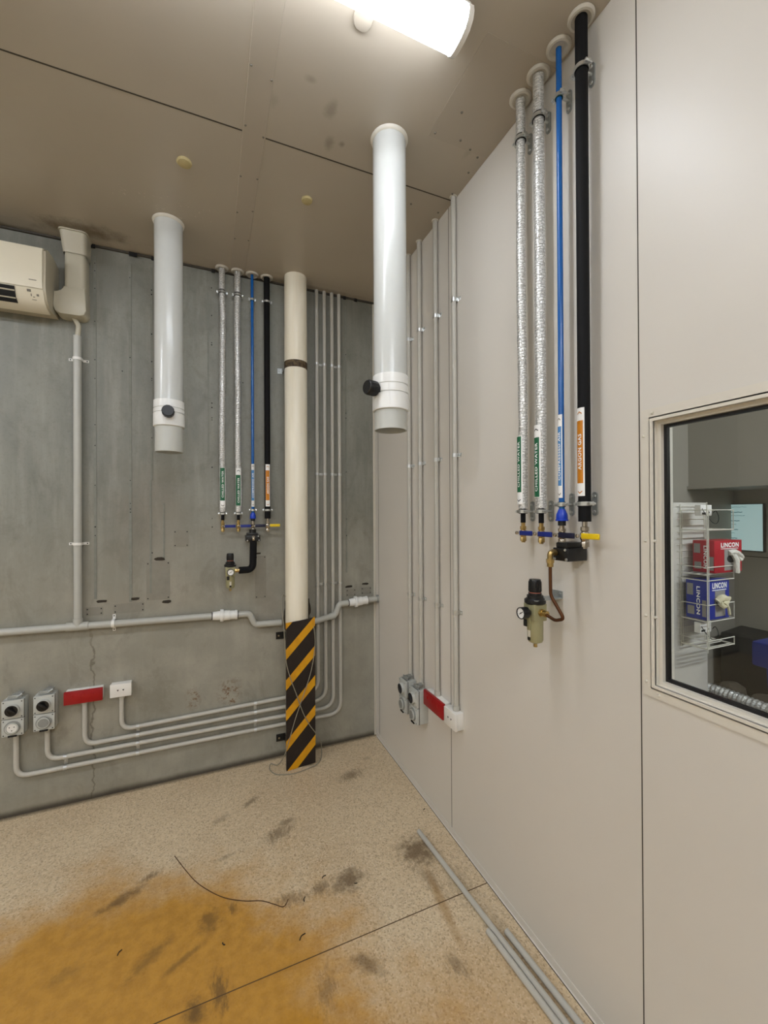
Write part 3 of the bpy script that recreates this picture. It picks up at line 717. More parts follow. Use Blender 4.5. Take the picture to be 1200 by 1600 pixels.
for z in (.775, .122):
    b = nb(); box(b, -w-.034, -w+.022, YB-gy-.006, YB-gy, z-.024, z+.020); box(b, -w+.018, -w+.022, .004, YB-gy-.006, z-.024, z+.020)
    lathe(b, [(.0001, YB-gy-.015), (.006, YB-gy-.014), (.007, YB-gy-.006)], (-w-.018, 0, z), 'y', 12, mi=1); obj('fixing_tab', b, [m_black, m_nickel], t)
# loose wire looped over the guard
pts = [(.590, 2.560, .918), (.6035, 2.541, .80), (.600, 2.539, .70), (.573, 2.539, .565), (.525, 2.539, .43), (.478, 2.539, .30), (.440, 2.536, .18), (.415, 2.555, .09), (.385, 2.60, .02), (.350, 2.655, .004),
       (.337, 2.60, .004), (.358, 2.545, .004), (.395, 2.520, .004), (.47, 2.502, .004), (.56, 2.520, .004), (.615, 2.535, .008), (.655, 2.60, .004), (.665, 2.635, .05), (.650, 2.600, .11), (.610, 2.545, .19), (.565, 2.538, .26), (.525, 2.538, .345), (.490, 2.538, .45), (.452, 2.538, .56),
       (.427, 2.536, .66), (.419, 2.536, .77), (.414, 2.540, .88), (.405, 2.570, .99), (.415, 2.60, 1.05), (.438, 2.62, 1.04)]
def smooth(P, n=6):
    P = [Vector(p) for p in P]; o = []
    for i in range(len(P)-1):
        a, b_, c_, d = P[max(i-1, 0)], P[i], P[i+1], P[min(i+2, len(P)-1)]
        for j in range(n):
            s = j/n; o.append(.5*((2*b_)+(-a+c_)*s+(2*a-5*b_+4*c_-d)*s*s+(-a+3*b_-3*c_+d)*s**3))
    o.append(P[-1]); return o
bm = nb(); tube(bm, smooth(pts), .0028, 8); tag(obj('loose_wire', bm, plain('grey_wire', (150, 144, 126), .5)), 'thin grey wire looped over striped column guard, down to the floor', 'wire')

# ================================================================ DRAIN PIPES
def union(t, p, q, r):
    """white barrel union between p and q"""
    p, q = Vector(p), Vector(q); d = q-p; L = d.length
    f = lambda s: p+d*s
    b = nb()
    for (a0, a1, k0, k1) in ((0, .26, 1.28, 1.42), (.26, .30, 1.42, 1.42), (.30, .44, 1.95, 1.95), (.44, .70, 1.62, 1.55), (.70, .90, 1.40, 1.40), (.90, 1, 1.50, 1.50)):
        tube(b, [f(a0), f(a0+.015), f(a1-.015), f(a1)], [r*k0*.96, r*k0, r*k1, r*k1*.96], 24)
    o = obj('union_fitting', b, m_collar, t)
    b = nb(); tube(b, [f(-.035), f(0)], r*1.2, 20); tube(b, [f(1), f(1.035)], r*1.2, 20); obj('sealing_ring', b, m_black, o)
def clip2(t, P, r, ax, yw):
    """pvc saddle clip; ax = direction across the pipe"""
    P = Vector(P); b = nb(); ax = Vector(ax); L = ax.cross(Vector((0, 1, 0)))
    n = 12; inner = []; outer = []
    for i in range(n+1):
        a = PI*i/n; inner.append(ax*math.cos(a)*(r+.0003)+Vector((0, -1, 0))*math.sin(a)*(r+.0003)); outer.append(ax*math.cos(a)*(r+.003)+Vector((0, -1, 0))*math.sin(a)*(r+.003))
    w = .007
    A = [[b.verts.new(P+v+L*s*w) for v in lst] for lst in (inner, outer) for s in (-1, 1)]
    for i in range(n):
        for (u, v) in ((A[0], A[1]), (A[2], A[3]), (A[0], A[2]), (A[1], A[3])):
            b.faces.new((u[i], u[i+1], v[i+1], v[i])).smooth = True
    for s in (-1, 1):
        c0 = P+ax*s*(r+.013); c0.y = yw-.0015; h = Vector((abs(ax.x)*.014+abs(L.x)*w, .0015, abs(ax.z)*.014+abs(L.z)*w))
        box(b, c0.x-h.x, c0.x+h.x, c0.y-h.y, c0.y+h.y, c0.z-h.z, c0.z+h.z, 0, .001)
        c1 = c0+ax*s*.006; lathe(b, [(.0001, c1.y-.003), (.0035, c1.y-.0015)], (c1.x, 0, c1.z), 'y', 10, mi=1)
        st = P+ax*s*(r+.0015); box(b, min(st.x-.0015*abs(ax.x), st.x+.0015*abs(ax.x))-w*abs(L.x), max(st.x-.0015*abs(ax.x), st.x+.0015*abs(ax.x))+w*abs(L.x), P.y, yw, st.z-.0015*abs(ax.z)-w*abs(L.z), st.z+.0015*abs(ax.z)+w*abs(L.z))
    obj('pipe_clip', b, [m_white, m_dark], t)
DY = YB-.030; DR = .0188
def dshift(t): return t
t = thing('drain_pipe', 'long horizontal grey drain pipe along concrete wall with white union left of column', 'pipe', (0, 0, 0))
b = nb()
tube(b, [(-1.9, DY, .975), (.015, DY, .943)], DR, 24)
tube(b, bend([(.165, DY, .938), (.232, DY, .936), (.262, DY, .866), (.425, DY, .862)], [.035, .035]), DR, 24)
obj('pipe', b, m_drain, t); union(t, (.020, DY, .943), (.160, DY, .939), DR)
b = nb(); tube(b, [(-.70, DY, .9555), (-.60, DY, .954)], DR+.0035, 24); cyl(b, (-.648, DY, .955), (-.648, DY, .995), DR+.0035, 24); obj('tee_fitting', b, m_drain, t)
clip2(t, (-.487, DY, .952), DR, (0, 0, 1), YB)
DY = YB-.052
t = thing('drain_pipe', 'grey drain pipe with white union running from striped guard to the wall corner', 'pipe', (0, 0, 0))
b = nb(); tube(b, bend([(.615, DY, .848), (.775, DY, .880), (.800, DY, .950), (.868, DY, .953)], [.030, .030]), DR, 24); tube(b, [(1.0, DY, .960), (XR, DY, .962)], DR, 24); obj('pipe', b, m_drain, t)
b = nb(); tube(b, [(.735, DY, .872), (.770, DY, .879)], DR+.003, 24); obj('socket_joint', b, m_drain, t)
union(t, (.868, DY, .953), (1.0, DY, .960), DR)
b = nb(); lathe(b, [(DR+.001, XR-.012), (DR+.008, XR-.010), (DR+.009, XR-.0)], (0, DY, .962), 'x', 20); obj('wall_collar', b, m_zinc, t)
DY = YB-.030
t = thing('drain_pipe', 'vertical grey drain pipe on concrete wall below the air conditioner trunking', 'pipe', (0, 0, 0))
b = nb(); cyl(b, (-.648, DY, .990), (-.648, DY, 2.515), DR, 24); obj('pipe', b, m_drain, t)
b = nb(); tube(b, bend([(-.648, DY, 2.50), (-.642, DY, 2.57), (-.668, DY+.0, 2.622)], .03), .0125, 16); obj('flexible_tail', b, m_trunk, t)
for z in (2.392, 1.397): clip2(t, (-.648, DY, z), DR, (1, 0, 0), YB)

# ================================================================ CONDUITS
CR = .0118; CYB = YB-.0165; GC = 'grey electrical conduits'
def saddle_single(t, P, side):
    """metal half saddle on right wall conduit; screw ear towards -y"""
    x, y, z = P; b = nb()
    n = 8; A = []
    for rad in (CR+.0002, CR+.0018):
        for s in (-.009, .009):
            A.append([b.verts.new((x-math.sin(PI*i/n)*rad, y+math.cos(PI*i/n)*rad, z+s)) for i in range(n+1)])
    for i in range(n):
        for u, v in ((A[0], A[1]), (A[2], A[3]), (A[0], A[2]), (A[1], A[3])): b.faces.new((u[i], u[i+1], v[i+1], v[i])).smooth = True
    box(b, x, XR, y-CR-.0018, y-CR-.0002, z-.009, z+.009); box(b, x, XR, y+CR+.0002, y+CR+.0018, z-.009, z+.009)
    box(b, XR-.002, XR, y-CR-.022, y-CR, z-.009, z+.009)
    lathe(b, [(.0001, XR-.006), (.004, XR-.005), (.0045, XR-.002)], (0, y-CR-.012, z), 'x', 10)
    obj('saddle', b, m_steel, t)
def saddle_double(t, c0, c1, across):
    """bridging saddle over two parallel conduits whose centres are c0 and c1 (x, z)"""
    b = nb(); w = .008
    a = Vector((c0[0], 0, c0[1])); c = Vector((c1[0], 0, c1[1])); d = (c-a).normalized(); L = Vector((d.z, 0, -d.x))
    for q in (a, c):
        n = 8; A = []
        for rad in (CR+.0002, CR+.0018):
            for s in (-w, w):
                A.append([b.verts.new(q+L*s+Vector((0, CYB, 0))+d*math.cos(PI*i/n)*rad+Vector((0, -1, 0))*math.sin(PI*i/n)*rad) for i in range(n+1)])
        for i in range(n):
            for u, v in ((A[0], A[1]), (A[2], A[3]), (A[0], A[2]), (A[1], A[3])): b.faces.new((u[i], u[i+1], v[i+1], v[i])).smooth = True
    p, q = a+d*CR, c-d*CR
    V = [b.verts.new(Vector((0, yy, 0))+pp+L*s*w) for pp in (p, q) for s in (-1, 1) for yy in (YB-.004, YB-.001)]
    for f in ((0, 1, 3, 2), (4, 6, 7, 5), (0, 4, 5, 1), (2, 3, 7, 6), (0, 2, 6, 4), (1, 5, 7, 3)): b.faces.new([V[i] for i in f])
    m = (a+c)/2; lathe(b, [(.0001, YB-.009), (.004, YB-.008), (.0045, YB-.004)], (m.x, 0, m.z), 'y', 10)
    obj('saddle', b, m_steel, t)
# right wall: straight drops
desc = ['conduit on right wall closest to the corner, ending in left grey socket', 'second conduit from corner on right wall, ending in right grey socket', 'conduit on right wall dropping to the red socket', 'rightmost conduit on right wall, dropping to the white socket box']
for i, (y, zb) in enumerate(((2.146, .606), (2.012, .606), (1.838, .632), (1.666, .632))):
    t = thing('conduit', desc[i], 'conduit', (0, 0, 0), 0, GC)
    cx = XR-.0165; b = nb(); cyl(b, (cx, y, zb+.012), (cx, y, ZC), CR, 18); obj('pipe', b, m_conduit, t)
    b = nb(); cyl(b, (cx, y, zb-.002), (cx, y, zb+.022), CR+.004, 18); obj('entry_adaptor', b, m_conduit, t)
    b = nb(); lathe(b, [(CR, ZC-.003), (CR+.005, ZC-.002), (CR+.006, ZC)], (cx, y, 0), seg=16); obj('ceiling_seal', b, m_silicone, t)
    for z in (2.552, 1.823, 1.088): saddle_single(t, (cx, y, z), 0)
# back wall: vertical run, swept bend, run to the left, up (down) into the outlets
vx = (.664, .716, .768, .818); hz = ((.371, .357), (.315, .310), (.261, .263), (.208, .208)); ox = (-.450, -.621, -.785, -.915)
dn = ['conduit on concrete wall reaching the white socket box, innermost and uppermost run', 'conduit on concrete wall reaching the red socket, second run down', 'conduit on concrete wall reaching the right grey socket, third run down', 'conduit on concrete wall reaching the far left grey socket, outermost lowest run']
zo = (.545, .545, .442, .440); cons = []
for i in range(4):
    t = thing('conduit', dn[i], 'conduit', (0, 0, 0), 0, GC); cons.append(t)
    z1, z0 = hz[i]; sl = (z0-z1)/(-.373-.265); za = z1+sl*(vx[i]-.265); zb = z1+sl*(ox[i]-.265)
    P = bend([(vx[i], CYB, ZC), (vx[i], CYB, za), (ox[i], CYB, zb), (ox[i], CYB, zo[i]+.004)], [.085, .055], 10)
    b = nb(); tube(b, P, CR, 18); obj('pipe', b, m_conduit, t)
    b = nb(); cyl(b, (ox[i], CYB, zo[i]-.016), (ox[i], CYB, zo[i]+.006), CR+.002, 18); obj('entry_adaptor', b, m_conduit, t)
def hzat(i, x): z1, z0 = hz[i]; return z1+(z0-z1)/(-.373-.265)*(x-.265)
for z in (2.548, 1.817, 1.084):
    saddle_double(cons[0], (vx[0], z), (vx[1], z), 0); saddle_double(cons[2], (vx[2], z), (vx[3], z), 0)
for x in (-.373, .265):
    saddle_double(cons[0], (x, hzat(0, x)), (x, hzat(1, x)), 0); saddle_double(cons[2], (x, hzat(2, x)), (x, hzat(3, x)), 0)
saddle_double(cons[2], (-.708, hzat(2, -.708)), (-.708, hzat(3, -.708)), 0)

# ================================================================ SOCKETS (local: front -y, wall at y=0, origin at bottom centre)
def industrial(loc, rot, label, open_face):
    t = thing('industrial_socket', label, 'socket', loc, rot, 'grey weatherproof sockets')
    w, h = .0445, .180
    b = nb(); box(b, -w, w, -.052, 0, 0, h, 0, .004); obj('back_box', b, m_socketgrey, t)
    b = nb(); box(b, -w, w, -.0535, -.0515, .001, h-.001, 0); obj('sealing_strip', b, m_dark, t)
    for (z0, z1) in ((.001, .086), (.089, h)):
        b = nb(); box(b, -w, w, -.068, -.053, z0, z1, 0, .003)
        for sx in (-1, 1):
            for zz in (z0+.008, z1-.008): lathe(b, [(.0001, -.0685), (.003, -.0683)], (sx*(w-.008), 0, zz), 'y', 8, mi=1)
        obj('face_plate', b, [m_socketgrey, m_dark], t)
    b = nb(); lathe(b, [(.030, -.066), (.030, -.082), (.0285, -.084), (.027, -.084), (.027, -.080)], (0, 0, .133), 'y', 32); kn = obj('switch_rotor', b, m_socketgrey, t)
    b = nb(); lathe(b, [(.0272, -.0795), (.0268, -.0845), (.0001, -.085)], (0, 0, .133), 'y', 32); box(b, -.006, .006, -.089, -.084, .110, .156, 0, .002); 
    for v in b.verts:
        dx, dz = v.co.x, v.co.z-.133; a = math.radians(50)
        if v.co.y < -.0853: v.co.x, v.co.z = dx*math.cos(a)-dz*math.sin(a), .133+dx*math.sin(a)+dz*math.cos(a)
    obj('black_dial', b, m_black, kn)
    b = nb(); lathe(b, [(.033, -.066), (.033, -.074), (.031, -.075), (.029, -.075), (.029, -.071)], (0, 0, .044), 'y', 32, mi=1)
    lathe(b, [(.0275, -.070), (.0275, -.079), (.0245, -.080), (.0225, -.080), (.0225, -.073)], (0, 0, .044), 'y', 32)
    sk = obj('socket_ring', b, [m_socketgrey, m_socketdark], t)
    b = nb(); lathe(b, [(.0215, -.072), (.0215, -.0775 if open_face else -.081), (.0001, -.0778 if open_face else -.0815)], (0, 0, .044), 'y', 28); 
    if open_face:
        for a in (150, 30, 270): cyl(b, (.011*math.cos(math.radians(a)), -.0775, .044+.011*math.sin(math.radians(a))), (.011*math.cos(math.radians(a)), -.0785, .044+.011*math.sin(math.radians(a))), .0025, 8, 1)
    obj('socket_face', b, [m_white if open_face else m_socketdark, m_dark], sk)
    b = nb(); box(b, -.030, .030, -.070, -.064, .004, .012, 0, .002); box(b, -.018, .018, -.074, -.066, -.002, .007, 1, .002); obj('latch', b, [m_socketgrey, m_dark], t)
    # hinged lid folded up above the box
    b = nb(); box(b, -.024, .030, -.052, -.046, h, h+.020, 0, .002); tube(b, [(-.028, -.048, h+.006), (.032, -.048, h+.006)], .004, 10)
    prism(b, [(-.020, h+.004), (.026, h+.012), (.034, h+.026), (.010, h+.030), (-.014, h+.018)], -.044, -.022, 'y', 1)
    tube(b, [(.014, -.055, h+.010), (.034, -.050, h+.022)], .006, 10); obj('lid_hinge', b, [m_zinc, m_socketdark], t)
    return t
industrial((-.912, YB, .440), 0, 'grey industrial socket with three-pin face, farthest left on concrete wall', True)
industrial((-.785, YB, .442), 0, 'grey industrial socket left of the red socket on concrete wall', False)
industrial((XR, 2.146, .425), R90, 'grey industrial socket nearest the corner on right wall', False)
industrial((XR, 2.012, .425), R90, 'grey industrial socket beside the red socket on right wall', False)
def red_socket(loc, rot, label, w, h, off):
    t = thing('red_socket', label, 'socket', loc, rot, 'red socket outlets')
    b = nb(); box(b, -w*.92, w*.98, -.030, 0, .002, h-.001, 0, .002); obj('mounting_box', b, m_white, t)
    b = nb(); box(b, -w, w, -.046, -.030, 0, h-.002, 0, .0035); box(b, -w+.008, w-.008, -.0475, -.045, .007, h-.009, 0, .0015)
    obj('face_plate', b, m_red, t)
    for x in (-w*.55, -.004, w*.55):
        b = nb(); box(b, x-.005, x+.005, -.050, -.047, h*.55, h*.55+.014, 0, .001); obj('switch', b, m_red, t)
    return t
red_socket((-.6215, YB, .545), 0, 'red socket outlet on concrete wall between grey and white sockets', .087, .071, 0)
red_socket((XR, 1.838, .552), R90, 'red socket outlet on right wall between grey and white sockets', .098, .080, 0)
def white_socket(loc, rot, label, w, h):
    t = thing('white_socket', label, 'socket', loc, rot, 'white socket boxes')
    b = nb(); box(b, -w+.002, w-.002, -.034, 0, .001, h-.001, 0, .002); obj('mounting_box', b, m_white, t)
    b = nb(); box(b, -w, w, -.046, -.034, 0, h, 0, .003); obj('face_plate', b, m_white, t)
    for x in (-.013, .013):
        b = nb(); prism(b, [(x-.005, h*.52+.004), (x+.005, h*.52+.004), (x+.001, h*.52-.004), (x-.001, h*.52-.004)], -.0468, -.0455, 'y'); obj('socket_hole', b, m_dark, t)
    return t
white_socket((-.450, YB, .548), 0, 'white double socket box on concrete wall', .051, .072)
white_socket((XR, 1.678, .550), R90, 'white double socket box at end of the row on right wall', .051, .080)

# ================================================================ AIR CONDITIONER
AX1 = -.738
t = thing('air_conditioner', 'cream wall-mounted split air conditioner at upper left', 'air conditioner', (-1.15, YB, 2.585))
def A(y, z): return (y-YB, z-2.585)
side = [A(2.7265, 2.87), A(2.64, 2.885), A(2.56, 2.875), A(2.534, 2.855), A(2.530, 2.68), A(2.536, 2.655), A(2.556, 2.618), A(2.585, 2.596), A(2.63, 2.592), A(2.7265, 2.600)]
b = nb(); prism(b, side, -.41, AX1+1.15, 'x'); obj('casing', b, m_acside, t)
b = nb(); prism(b, [A(2.560, 2.880), A(2.532, 2.866), A(2.524, 2.84), A(2.523, 2.70), A(2.530, 2.665), A(2.538, 2.664), A(2.534, 2.70), A(2.534, 2.85)], -.405, AX1+1.15-.012, 'x'); fp = obj('front_panel', b, m_ac, t)
b = nb(); prism(b, [A(2.531, 2.660), A(2.552, 2.614), A(2.582, 2.591), A(2.630, 2.580), A(2.64, 2.588), A(2.585, 2.600), A(2.558, 2.624), A(2.540, 2.662)], -.404, AX1+1.15-.010, 'x', smooth=True); lw = obj('lower_panel', b, m_ac, t)
b = nb(); prism(b, [A(2.529, 2.657), A(2.550, 2.612), A(2.574, 2.594), A(2.580, 2.600), A(2.545, 2.660)], -.38, .29, 'x'); obj('air_outlet', b, m_dark, t)
for (y, z) in ((2.536, 2.640), (2.552, 2.610)):
    b = nb(); prism(b, [A(y-.002, z), A(y+.002, z-.004), A(y+.006, z+.002), A(y+.001, z+.004)], -.38, .289, 'x'); obj('louvre', b, m_acside, t)
b = nb(); box(b, .348, .378, 2.5225-YB, 2.524-YB, 2.697-2.585, 2.7005-2.585); obj('badge', b, m_grille, fp)
b = nb()
def onlow(x, s, w, h):   # small printed mark on the sloping lower panel
    y = 2.531+(2.552-2.531)*s-YB; z = 2.660-(2.660-2.614)*s-2.585
    d = Vector((0, .021, -.046)).normalized(); n = Vector((0, -.046, -.021)).normalized(); c0 = Vector((x, y, z))+n*.0006
    V = [b.verts.new(c0+Vector((sx*w, 0, 0))+d*sz*h) for sx, sz in ((-1, -1), (1, -1), (1, 1), (-1, 1))]; b.faces.new(V)
onlow(.345, .22, .008, .006); onlow(.352, .6, .002, .006); onlow(.362, .75, .004, .002); onlow(.378, .55, .005, .005); onlow(.362, 1.0, .009, .0015)
obj('printed_marks', b, m_grille, t)
t = thing('trunking', 'cream pipe trunking beside the air conditioner, running up to ceiling', 'trunking', (-.655, YB, 2.60))
def rrect(x0, x1, y0, y1, r, n=5):
    P = []
    for (cx, cy, a0) in ((x1-r, y1, 90), (x0+r, y1, 90)): pass
    P.append((x1, y1)); P.append((x0, y1))
    for i in range(n+1): a = PI+PI/2*i/n; P.append((x0+r+r*math.cos(a), y0+r+r*math.sin(a)))
    for i in range(n+1): a = 1.5*PI+PI/2*i/n; P.append((x1-r+r*math.cos(a), y0+r+r*math.sin(a)))
    return P
b = nb(); prism(b, rrect(-.040, .055, -.082, 0, .022), .145, .44, 'z', smooth=True); obj('vertical_duct', b, m_trunk, t)
b = nb(); prism(b, rrect(-.060, .070, -.118, 0, .026), .432, .439, 'z', smooth=True)
P0, P1 = rrect(-.045, .060, -.088, 0, .022), rrect(-.055, .066, -.112, 0, .024)
Va = [b.verts.new((x, y, .33)) for x, y in P0]; Vb = [b.verts.new((x, y, .434)) for x, y in P1]
for i in range(len(P0)): b.faces.new((Va[i], Va[(i+1) % len(P0)], Vb[(i+1) % len(P0)], Vb[i])).smooth = True
obj('ceiling_flange', b, m_trunk, t)
b = nb(); pl = [(-.082, .145), (-.082, .045)]
for i in range(6): a = PI+PI/2*i/5; pl.append((-.052+.030*math.cos(a), .034+.030*math.sin(a)))
for i in range(6): a = 1.5*PI+PI/2*i/5; pl.append((.030+.028*math.cos(a), .032+.028*math.sin(a)))
pl += [(.058, .150), (-.043, .150), (-.043, .118), (-.082, .118)]
pl = pl[1:]
prism(b, pl, -.088, 0, 'y'); bmesh.ops.bevel(b, geom=[e for e in b.edges if all(abs(v.co.y+.088) < 1e-5 for v in e.verts)], offset=.006, segments=2, affect='EDGES', profile=.5)
obj('elbow_cover', b, m_trunk, t)

# ================================================================ FOAM PLUGS ON CEILING
for (x, y, r, lab) in ((-.09, 1.934, .030, 'yellowish foam plug on ceiling above the farther duct'), (.434, 1.945, .026, 'yellowish foam plug on ceiling between the two hanging ducts'), (.433, 1.165, .030, 'pale foam plug on ceiling beside the batten light')):
    b = nb(); lathe(b, [(r, 0), (r*1.02, -.004), (r*.9, -.009), (r*.5, -.011), (r*.1, -.0115)], seg=22)
    for v in b.verts: v.co.x *= 1+.12*mnoise.noise((v.co.x*40, v.co.y*40, x)); v.co.y *= 1+.12*mnoise.noise((v.co.y*40, 3, x))
    o = obj('foam_plug', b, m_foam if y > 1.5 else m_ceilstrip); o.location = (x, y, ZC); tag(o, lab, 'foam plug', 'foam plugs on the ceiling')

# ================================================================ LOOSE CONDUITS AND WIRE ON THE FLOOR
fl = [((.934, 1.802), (1.008, .62), 'long loose grey conduit on floor, the one reaching farthest from viewer'),
      ((.958, 1.272), (.992, .62), 'loose grey conduit on floor, left one of the two shorter lengths'),
      ((1.006, 1.245), (1.058-.012, .60), 'loose grey conduit on floor nearest the right wall')]
for i, (p, q, lab) in enumerate(fl):
    r = .0105; b = nb()
    d = (Vector((q[0], q[1], 0))-Vector((p[0], p[1], 0))).normalized(); P = Vector((p[0], p[1], r)); Q = Vector((q[0], q[1], r))
    if i == 1: P.x = .944; Q.x = .985
    tube(b, [P, P+(Q-P)*.5, Q], r, 18, caps=False); tube(b, [P, P+(Q-P)*.02], r*.8, 18, mi=1)
    tag(obj('loose_conduit', b, [m_conduit, m_dark]), lab, 'conduit', 'loose conduits on the floor')
P = smooth([(-.147, 2.117, .002), (-.10, 2.02, .002), (-.045, 1.92, .002), (.04, 1.82, .002), (.12, 1.765, .002), (.19, 1.735, .002), (.235, 1.70, .002), (.268, 1.675, .002), (.29, 1.70, .002)])
bm = nb(); tube(bm, P, .0016, 6); tag(obj('steel_wire', bm, plain('rusty_wire', (92, 60, 30), .6)), 'thin rusty wire lying in an arc on the stained floor', 'wire')
for i, (x, y, a, L) in enumerate(((.348, 1.665, 1.2, .02), (.30, 1.52, .6, .03), (-.30, 1.72, 1.0, .02), (.05, 1.61, 2.2, .014), (.44, 1.74, .4, .02), (1.03, 1.93, .4, .012), (.57, 1.66, 2.8, .012))):
    b = nb(); tube(b, smooth([(0, 0, .0022), (L*.5, L*.2, .0022), (L, 0, .0022)], 3), .0018, 6)
    o = obj('wire_offcut', b, m_residue); o.location = (x, y, 0); o.rotation_euler = (0, 0, a)
    tag(o, ['small dark curl of wire beside smudge at centre of floor', 'hooked wire scrap on floor left of the saw-cut joint', 'short wire scrap on the yellow stained floor', 'tiny dark wire scrap at middle of the yellow stain', 'dark wire scrap between two floor scuffs', 'dark scrap against the skirting of right wall', 'tiny scrap right of the square floor smudge'][i], 'scrap', 'wire scraps on the floor')

# ================================================================ NEXT ROOM
# wire rack on the pale partition
t = thing('wire_rack', 'white wire rack with baskets on pale partition, seen through window', 'rack', (1.843, 1.14, 0))
def W_(b, P, r=.0018, cl=False): tube(b, [Vector(p) for p in P]+([Vector(P[0])] if cl else []), r, 8)
b = nb(); D = -.106; X1 = .178
for x in (0, .012, .165, X1): W_(b, [(x, -.004, 1.585 if x in (0, X1) else 1.56), (x, -.004, .985)])
for i in range(22): z = 1.575-.027*i; W_(b, [(-.02, -.004, z), (X1, -.004, z)], .0012)
obj('back_grid', b, m_wire, t)
for (z0, z1, zf) in ((1.478, 1.559, 1.478), (1.273, 1.327, 1.298), (1.108, 1.175, 1.111), (1.000, 1.030, 1.000)):
    b = nb(); W_(b, [(0, D, z0), (X1, D, z0), (X1, D, z1), (0, D, z1)], .0022, True)
    for x in (0, X1): W_(b, [(x, -.004, z0), (x, D, z0)], .0022)
    for q in (.25, .55, .85): W_(b, [(0, D*q, zf-.0022), (X1, D*q, zf-.0022)], .0020)
    for x in (0, X1): W_(b, [(x, -.004, zf-.002), (x, D, zf-.002)], .0020)
    W_(b, [(0, -.004, z1), (0, D, z1)], .0018)
    obj('basket', b, m_wire, t)
b = nb(); W_(b, [(0, D, 1.59), (0, D, .985)], .002); W_(b, [(.010, D, 1.56), (.010, D, 1.0)], .0016); obj('upright', b, m_wire, t)
# glove boxes
def glove_box(x0, x1, y0, y1, z0, z1, mat, lab, gl):
    cx, cy = (x0+x1)/2, (y0+y1)/2; t = thing('glove_box', lab, 'box', (cx, cy, z0), 0, 'boxes of disposable gloves in rack')
    w, d, h = (x1-x0)/2, (y1-y0)/2, z1-z0
    b = nb(); box(b, -w, w, -d, d, 0, h, 0, .001); obj('carton', b, mat, t)
    b = nb(); box(b, -w*.30, w*.62, -d-.0006, -d, h*.06, h*.72); box(b, -w-.0006, -w, -d*.92, -d*.55, h*.08, h*.5, 0); box(b, -w-.0006, -w, d*.2, d*.85, h*.1, h*.32, 0); box(b, -w-.0006, -w, d*.3, d*.9, h*.6, h*.9, 0); obj('printed_panel', b, m_grille2, t)
    tb = text_bm('LINCON', w*1.30, h*.15, .04)
    for v in tb.verts: v.co = Vector((v.co.x+w*.10, -d-.001, v.co.y+h*.86))
    obj('lettering', tb, m_lettw, t)
    b = nb(); box(b, -w*.55, w*.72, -d-.001, -d, h*.735, h*.755); obj('rule_line', b, m_lettw, t)
    tb = text_bm('LINCON', h*.72, d*.34, .03)
    for v in tb.verts: v.co = Vector((-w-.0012, -v.co.y-d*.35+d*.15, -v.co.x+h*.48))
    obj('side_lettering', tb, m_lettw, t)
    # crumpled glove pulled out of the slot
    b = nb()
    for s_ in gl:
        P = [Vector(p) for p in s_[0]]; tube(b, smooth(P, 4), s_[1], 9)
    rs = [mnoise.noise(v.co*90) for v in b.verts]
    for v, q in zip(b.verts, rs): v.co += Vector((q, q*.4, -q))*.004
    obj('glove', b, gl[0][2], t)
    b = nb(); lathe(b, [(.030, -d-.0008), (.030, -d-.0002)], (w*.2, 0, h*.42), 'y', 24)
    for v in b.verts: v.co.z = h*.42+(v.co.z-h*.42)*.55
    obj('slot', b, m_dark, t)
m_grille2 = plain('carton_print_grey', (150, 146, 142), .5)
m_glv1 = plain('white_glove', (225, 222, 212), .6); m_glv2 = plain('cream_glove', (222, 214, 180), .6)
glove_box(1.898, 2.088, 1.038, 1.120, 1.300, 1.432, plain('carton_red', (176, 22, 40), .4), 'red glove box with a white glove hanging out, upper one in rack',
          [([(.0, -.044, .080), (.025, -.052, .085), (.055, -.054, .070), (.075, -.050, .060)], .010, m_glv1), ([(.020, -.048, .075), (.028, -.056, .050), (.026, -.058, .022), (.030, -.056, .000)], .010, m_glv1), ([(.045, -.050, .068), (.062, -.056, .050)], .007, m_glv1)])
glove_box(1.847, 1.996, 1.038, 1.118, 1.113, 1.272, plain('carton_blue', (24, 44, 150), .4), 'blue glove box with crumpled cream gloves at its slot, lower one in rack',
          [([(-.020, -.046, .075), (0, -.056, .090), (.022, -.056, .078), (.004, -.058, .060)], .013, m_glv2), ([(.010, -.052, .085), (.035, -.056, .080), (.050, -.052, .085)], .008, m_glv2), ([(.020, -.054, .065), (.034, -.058, .045), (.045, -.056, .018)], .0055, m_glv2), ([(-.015, -.054, .068), (.0, -.06, .055), (.02, -.058, .062)], .009, m_glv2)])
# white sensors with looped cords
for (x, z, lab) in ((1.875, 1.535, 'white hanging box with looped black cord at top of rack'), (1.865, 1.055, 'white hanging box with looped black cord at bottom of rack')):
    t = thing('hanging_box', lab, 'box', (x, 1.075, z), 0, 'white boxes with cords in rack')
    b = nb(); box(b, -.02, .055, -.012, .012, 0, .045, 0, .003); obj('body', b, m_white, t)
    b = nb(); cyl(b, (.030, -.012, .014), (.030, -.015, .014), .004, 10); box(b, -.012, .012, -.013, -.0115, .006, .014); obj('markings', b, m_dark, t)
    b = nb(); tube(b, smooth([(-.018, -.016, .030), (.0, -.02, .004), (.04, -.022, -.028), (.075, -.02, -.030), (.085, -.02, -.005), (.07, -.018, .02), (.058, -.014, .012)]), .0014, 6); obj('cord', b, m_black, t)
